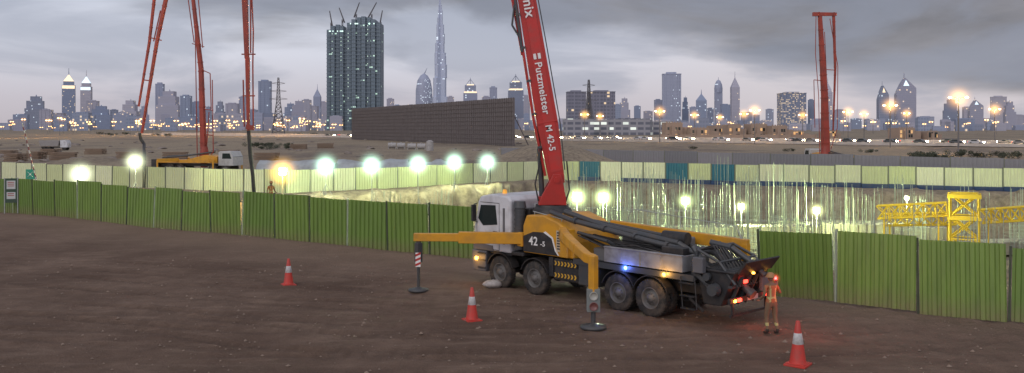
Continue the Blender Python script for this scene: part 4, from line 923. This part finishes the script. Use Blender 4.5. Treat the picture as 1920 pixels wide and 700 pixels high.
for (px,wp,tp_) in ((636,41,48),(686,63,34)):
    Dm=2000; X,Y=A(px,Dm); hh=ZH(tp_,Dm); s=Dm/F; h2=wp*s/2; e=empty('tower_under_construction',(X,Y,0),.0,'dark twin tower under construction with work lights','building','twin unfinished towers')
    q=M(); bays=5 if wp<50 else 7
    for b_ in range(bays):
        xa=-h2+2*h2*b_/bays; xb=-h2+2*h2*(b_+.86)/bays; top_=hh*(.93+.07*math.sin(math.pi*(b_+.5)/bays)); q.box(xa,xb,-h2*.7-(b_%2)*4,h2*.7,0,top_)
    q.box(-h2*.97,h2*.97,-h2*.6,h2*.68,0,hh*.92); q.obj('tower_wall',SC,e)
    q=M()
    for z_ in np.arange(8,hh*.92,8.4): q.box(-h2*1.01,h2*1.01,-h2*.7-5,-h2*.7-4,z_,z_+.9)
    q.obj('floor_slabs',mat('slab concrete',(.20,.26,.30),.8),e)
    q=M()
    for b_ in ((1,3) if bays==5 else (0,4)):
        xa=-h2+2*h2*(b_+.3)/bays
        for z_ in np.arange(12,hh*.93,8.4):
            if random.random()<.45: q.box(xa,xa+1.2,-h2*.7-5.6,-h2*.7-5.2,z_,z_+2.0)
    q.obj('work_light',emis('work light string',(.75,1,.8),.6),e)
    q=M()
    for k in range(7):
        xx=random.uniform(-h2*.8,h2*.8); q.box(xx,xx+2.0,-h2*.7-5.7,-h2*.7-5.1,hh*.93,hh*.94)
    q.obj('work_light',emis('work light top',(.75,1,.9),1.2),e)
CRN=mat('crane steel',(.14,.13,.14),.6)
for (px,py0,dx) in ((621,46,-3),(642,40,-6),(668,30,6),(697,30,9),(714,45,3)):
    Dm=2000; X,Y=A(px,Dm); s=Dm/F; zb=ZH(py0+25,Dm); q=M(); q.lattice((0,0,-80),(0,0,28*s),2.6,2.6,12,.35); q.lattice((-dx*.7*s,0,22*s),(dx*s,0,50*s),2.2,1.2,10,.35); q.tube((-dx*.7*s,0,22*s),(0,0,32*s),.5)
    q.obj('tower_crane',CRN,loc=(X,Y,zb),label='luffing tower crane on top of unfinished tower',cat='crane',group='tower cranes on the unfinished towers')
PYL=mat('pylon steel',(.14,.14,.155),.6,dirt=.1)
for px,tp_,Dm in ((522,146,900),(1104,150,900)):
    X,Y=A(px,Dm); hh=ZH(tp_,Dm); q=M(); q.lattice((0,0,0),(0,0,hh*.55),12,4,7,.32); q.lattice((0,0,hh*.55),(0,0,hh),4,1.4,8,.26)
    for z_,l in ((hh*.62,9),(hh*.76,8),(hh*.9,6.5)):
        for s in (-1,1): q.beam((0,0,z_+1.2),(s*l,0,z_),.4,.4); q.beam((0,0,z_-1),(s*l,0,z_),.35,.35)
    q.obj('electricity_pylon',PYL,loc=(X,Y,0),rot=.2,label='steel lattice electricity pylon on the plain',cat='pylon',group='electricity pylons')
WB=facade('pale lit facade',(.36,.35,.37),(.13,.14,.18),(.9,.97,.85),.30,6,4.2,1.0,.75,.5)
for px,wp,tp_,Dm in ((1084,55,222,720),(1128,38,224,730),(1184,74,222,730),(1240,40,227,760)): 
    bld(px,wp,tp_,Dm,'low',mt=WB,label='long pale building with rows of white lit windows')
SV=mat('sand render',(.36,.27,.21),.85,dirt=.25,dscale=.2,dirtcol=(.22,.17,.14))
def villa(px,wp,tp_,Dm):
    X,Y=A(px,Dm); hh=ZH(tp_,Dm); s=Dm/F; h2=wp*s/2; e=empty('villa',(X,Y,0),random.uniform(-.2,.2),'sand-coloured flat-roofed villa with parapet and window openings','building','sand-coloured villas by the road')
    q=M(); q.box(-h2,h2*.35,-4,5,0,hh); q.box(h2*.35,h2,-3,5,0,hh*.72); q.box(-h2*.6,-h2*.1,-5,-4,0,hh*.8)
    for i in range(6): q.box(-h2+i*h2*.22,-h2+i*h2*.22+h2*.1,-4,-3.6,hh,hh+.5)
    q.obj('wall',SV,e)
    for z_ in (1.2,hh*.55):
        for i in range(4): q=M(); q.box(-h2*.9+i*h2*.3,-h2*.9+i*h2*.3+1.0,-4.06 if not(.3<(i*.3)<.8) else -5.06,-4.0 if not(.3<(i*.3)<.8) else -5.0,z_,z_+1.5); q.obj('window',emis('villa window',(1,.6,.25),.35) if random.random()<.4 else GLS,e)
for v_ in ((1268,46,230,450),(1318,52,240,440),(1345,26,236,470),(1378,36,234,450),(1424,46,233,450),(1462,44,236,445),(1500,30,246,460),(1698,48,240,430),(1745,30,247,430),(1560,26,246,500)): villa(*v_)
q=M(); X0,Y0=A(1240,425); X1,Y1=A(1530,425); L_=math.hypot(X1-X0,Y1-Y0); q.box(0,L_,-.15,.15,0,2.6)
for i in range(14): q.box(i*L_/13-.3,i*L_/13+.3,-.4,.4,0,3.0)
q.obj('boundary_wall',SV,loc=(X0,Y0,0),rot=math.atan2(Y1-Y0,X1-X0),label='long sand-coloured boundary wall with piers',cat='wall')
# ---------------------------------------------------------------- highway
rd=Vector((130,-137,0)).normalized(); rc=Vector((25,420,0))
perp=Vector((rd.y,-rd.x,0)); perp=perp if perp.y>0 else -perp
def strip(q,o0,o1,z_,s0=None,s1=None,m=0):
    a0=s0 if s0 is not None else -500; a1=s1 if s1 is not None else 560
    q.add([rc+rd*a0+perp*o0+Vector((0,0,z_)),rc+rd*a1+perp*o0+Vector((0,0,z_)),rc+rd*a1+perp*o1+Vector((0,0,z_)),rc+rd*a0+perp*o1+Vector((0,0,z_))],[(0,1,2,3)],m)
q=M(); strip(q,-11,11,.62); 
q.obj('road',mat('asphalt',(.07,.065,.065),.8,dirt=.3,dscale=.3),kind='structure')
q=M(); 
for o_ in (-10.4,-.8,.8,10.4): strip(q,o_-.1,o_+.1,.63)
for s_ in range(-500,560,12):
    for o_ in (-7,-4,4,7): strip(q,o_-.08,o_+.08,.63,s_,s_+4)
q.obj('road_markings',mat('road paint',(.7,.68,.6),.6),kind='structure')
for o_ in (-11.6,11.6,0):
    q=M(); bb=[rc-rd*500+perp*(o_-.15),rc+rd*560+perp*(o_-.15),rc+rd*560+perp*(o_+.15),rc-rd*500+perp*(o_+.15)]; zb_=.95 if o_<5 else 1.7
    q.add(bb+[p+Vector((0,0,zb_)) for p in bb],[(0,1,5,4),(1,2,6,5),(2,3,7,6),(3,0,4,7),(4,5,6,7)])
    q.obj('crash_barrier',mat('barrier concrete',(.55,.50,.45),.8,dirt=.3,dscale=.5),label='long concrete crash barrier along the highway',cat='barrier')
def car_proto(col,nm):
    e=empty('car',(0,0,0),0,'small passenger car with headlights on driving the highway','car','cars on the highway')
    q=M(); q.prism([(-2.2,.35),(-2.25,.85),(-1.7,.98),(-1.2,1.42),(.4,1.45),(1.1,.98),(2.1,.85),(2.25,.6),(2.2,.35)],-.88,.88); q.obj('body',mat(nm,col,.3),e,bevel=.08)
    q=M(); q.prism([(-1.45,1.0),(-1.1,1.36),(.35,1.38),(.9,1.0)],-.885,.885); q.obj('window',GLS,e)
    for ax in (-1.35,1.35):
        for s in (-1,1): q=M(); q.tube((ax,s*.7,.32),(ax,s*.9,.32),.32,.32,12); q.obj('wheel',RUB,e)
    for s in (-1,1): q=M(); q.rev([(.001,.18),(.18,.08),(.18,0)],c=(2.2,s*.6,.70),axis='x',n=8); q.obj('headlight',emis('car headlight',(1,.80,.5),110),e)
    for s in (-1,1): q=M(); q.box(-2.29,-2.24,s*.65-.15,s*.65+.15,.65,.8); q.obj('tail_light',REDL,e)
    return e
cps=[car_proto((.55,.55,.56),'car white'),car_proto((.08,.09,.1),'car dark'),car_proto((.3,.28,.26),'car silver')]
ang=math.atan2(rd.y,rd.x)
for k in range(84):
    s_=-200+k*6.2+random.uniform(-2,2); o_=random.choice([-8.6,-5.5,-2.6]) if k%3 else random.choice([2.6,5.5,8.6])
    p=rc+rd*s_+perp*o_
    dup(random.choice(cps),(p.x,p.y,.63),ang if k%3 else ang+math.pi)
for o in cps: rm(o)
for k in range(10):
    p=rc+rd*(-60+k*32)-perp*4; light('headlamp_wash','POINT',(p.x,p.y,3.2),2200,(1,.72,.4),None,.6)
# ---------------------------------------------------------------- street lamps
SLG=emis('sodium lamp',(1,.60,.20),45); SLS=emis('distant sodium lamp',(1,.54,.18),9)
DS=halomat('sodium lamp halo',4.2,(1,.5,.12),1.4,4.0); DS2=halomat('far sodium lamp halo',5,(1,.48,.12),.14,4.0)  # street lamp halos as added volume emission, no air modelled
PSL=mat('lamp pole steel',(.17,.16,.16),.6)
def lampproto(hh,r,glow,lbl,dm,R,pr=.14):
    e=empty('street_lamp',(0,0,0),0,lbl,'street lamp','sodium street lamps')
    q=M(); q.tube((0,0,0),(0,0,hh),pr,pr*.6,8); q.tube((0,0,hh),(-1.6,0,hh+.3),.06); q.tube((0,0,hh),(1.6,0,hh+.3),.06); q.obj('pole',PSL,e)
    for s in (-1,1): q=M(); q.rev([(.001,-r*.6),(r,-r*.2),(r,r*.3),(.001,r*.6)],c=(s*1.6,0,hh+.2),n=10); q.obj('lamp_head',glow,e)
    halo(e,(0,0,hh+.1),R,dm); return e
lp_=lampproto(12,.34,SLG,'tall double-armed street lamp glowing orange by the highway',DS,4.2,.2)
for px,py in ((1096,215),(1237,209),(1302,216),(1395,214),(1415,207),(1590,210),(1669,198),(1797,183),(1865,205),(1125,218),(1505,216),(1620,214),(1700,213),(1010,217),(1350,220)):
    Dm=6.4*F/(240-py); X,Y=A(px,Dm); dup(lp_,(X,Y,0),random.uniform(-.5,.5))
    if py<212: light('street_glow','POINT',(X,Y,11.5),2500,(1,.6,.25),None,.5)
rm(lp_)
lp2=lampproto(11,.7,SLS,'distant orange street lamp at the foot of the skyline',DS2,5)
for k in range(125):
    px=random.uniform(-10,640) if k<95 else random.uniform(960,1930); Dm=random.uniform(650,1400)
    X,Y=A(px,Dm); sc_=random.uniform(.5,1.3); dup(lp2,(X,Y,0),random.uniform(-.5,.5),(1,1,sc_))
rm(lp2)
for k in range(14):
    X,Y=A(20+k*45,random.uniform(500,800)); light('street_glow','POINT',(X,Y,14),12000,(1,.55,.2),None,1)
# ---------------------------------------------------------------- vegetation
LEAF=mat('shrub leaves',(.05,.065,.035),.8,dirt=.4,dscale=4)
def shrub(h,wd,n):
    e=M()
    for k in range(7):
        a_=random.uniform(0,6.28); e.tube((0,0,0),(wd*.3*math.cos(a_),wd*.3*math.sin(a_),h*.6),.05,.02,5,1)
    cl=[(random.uniform(-wd/2,wd/2),random.uniform(-wd/3,wd/3),h*random.uniform(.35,.75),random.uniform(.25,.5)*h) for _ in range(9)]
    for k in range(n):
        cx,cy,cz,r=random.choice(cl); v=Vector((random.gauss(0,1),random.gauss(0,1),random.gauss(0,1))).normalized()*r*random.uniform(.5,1)
        p=Vector((cx,cy,cz))+v; 
        if p.z<0.05: p.z=.05
        a_=Vector((random.uniform(-1,1),random.uniform(-1,1),random.uniform(-1,1))).normalized(); b_=a_.orthogonal().normalized(); s=h*.07
        e.add([p+a_*s,p+b_*s*.6,p-a_*s,p-b_*s*.6],[(0,1,2,3)])
    return e
sp_=[shrub(2.2,5,700).obj('shrub',[LEAF,BLK],label='dark scrubby desert bush on open sand',cat='shrub',group='desert bushes') for _ in range(3)]
for px,py,s in [(1728,298,1),(1745,300,1.0),(1765,298,.8),(1800,295,.9),(1830,298,1.0),(1870,294,.7),(1905,298,.9),(1630,288,.7),(1480,284,.6),(1300,281,.6)]+[(random.uniform(470,600),random.uniform(272,282),random.uniform(.6,1.0)) for _ in range(9)]+[(random.uniform(180,640),random.uniform(252,257),random.uniform(1.0,1.6)) for _ in range(10)]:
    X,Y=G(px,py); dup(random.choice(sp_),(X,Y,gz(X,Y)-.1),random.random()*6,(s,s,s*random.uniform(.5,.8)))
for o in sp_: bpy.data.objects.remove(o)
# ---------------------------------------------------------------- site bits midground
TRP=mat('pale tarpaulin',(.42,.45,.46),.7,dirt=.5,dscale=.8)
for px,wd in ((560,10),(700,9),(800,7)):
    X,Y=A(px,112); q=M(); vs=[]; nn=12
    for i in range(nn+1):
        for j in range(5):
            u=i/nn; v=j/4; vs.append(((u-.5)*wd,(v-.5)*4,max(0,1.9*math.sin(math.pi*min(1,max(0,v)))**.5*(.75+.35*noise.noise((u*4,v*3,px))) if 0<j<4 else 0)))
    q.add(vs,[(i*5+j,i*5+j+1,(i+1)*5+j+1,(i+1)*5+j) for i in range(nn) for j in range(4)],0,True)
    q.obj('covered_stack',TRP,loc=(X,Y,gz(X,Y)),rot=random.uniform(-.1,.1),label='long material stack under a pale tarpaulin',cat='material stack',group='tarpaulin covered stacks')
TK=mat('tank white',(.40,.385,.37),.5,dirt=.4)
for px,py in ((735,279),(752,279),(772,281),(790,281)):
    X,Y=G(px,py); q=M(); q.tube((-1.1,0,.95),(1.1,0,.95),.75,.75,16); q.tube((0,0,1.6),(0,0,1.9),.3,.3,10); q.box(-1.1,-.9,-.7,.7,0,.5); q.box(.9,1.1,-.7,.7,0,.5)
    q.obj('water_tank',TK,loc=(X,Y,gz(X,Y)),rot=random.uniform(-.2,.2),label='white cylindrical water tank on cradles',cat='tank',group='white water tanks')
X,Y=G(806,284); q=M(); q.tube((0,0,0),(0,0,2.3),.9,.9,16); q.tube((0,0,2.3),(0,0,2.6),.9,.3,16); q.obj('water_tank',TK,loc=(X,Y,gz(X,Y)),label='upright white water tank on the sand',cat='tank',group='white water tanks')
X,Y=G(105,282); e=empty('dump_truck',(X,Y,gz(X,Y)),.1,'small grey dump truck parked on the sand','truck')
q=M(); q.prism([(-3.5,1.2),(-3.8,2.6),(1.2,2.6),(1.0,1.2)],-1.2,1.2); q.obj('tipper_body',mat('tipper grey',(.3,.28,.27),.6),e)
q=M(); q.prism([(1.5,.8),(1.5,2.7),(3,2.7),(3.3,1.8),(3.3,.8)],-1.2,1.2); q.obj('cab',WHT,e); q=M(); q.box(-3.5,3.2,-.5,.5,.7,1.0); q.obj('chassis',BLK,e)
for ax in (-2.6,-1.4,2.4):
    for s in (-1,1): q=M(); q.tube((ax,s*.8,.5),(ax,s*1.15,.5),.5,.5,14); q.obj('wheel',RUB,e)
RB=mat('rubble stone',(.26,.22,.19),.9,dirt=.5,dscale=1,bump=.3)
rq=[]
for k in range(4):
    q=M(); vs=[];n=8
    for j in range(6):
        for i in range(n):
            th_=math.pi*j/5;ph=2*math.pi*i/n; r=1+.6*noise.noise((math.cos(ph)+k*5,math.sin(ph),math.cos(th_)*1.3)); vs.append((r*math.sin(th_)*math.cos(ph),r*math.sin(th_)*math.sin(ph),.5+r*.6*math.cos(th_)))
    q.add(vs,[(j*n+i,j*n+(i+1)%n,(j+1)*n+(i+1)%n,(j+1)*n+i) for j in range(5) for i in range(n)])
    rq.append(q.obj('boulder',RB,label='rough pale boulder dumped on the sand',cat='boulder',group='dumped boulders'))
for k in range(120):
    px=random.choice([random.uniform(-10,200),random.uniform(200,600),random.uniform(600,1050)]); py=random.uniform(262,308); X,Y=G(px,py); s=random.uniform(.3,1.0)
    dup(random.choice(rq),(X,Y,gz(X,Y)-.2*s),random.random()*6,(s*1.4,s,s*.8))
for o in rq: bpy.data.objects.remove(o)
PL=mat('timber',(.22,.15,.10),.8)
for px,py in ((30,305),(70,298),(120,303),(180,290),(240,296),(330,300),(430,290),(560,282),(610,280),(15,292),(95,290),(500,300)):
    X,Y=G(px,py); q=M()
    for j in range(5):
        for i in range(4): q.box(-2+random.uniform(-.2,.2),2+random.uniform(-.2,.2),i*.5-1,i*.5-.62,j*.28,j*.28+.2)
    q.obj('timber_stack',PL,loc=(X,Y,gz(X,Y)-.02),rot=random.uniform(-.6,.6),label='stack of timber boards on the sand',cat='timber stack',group='timber stacks')
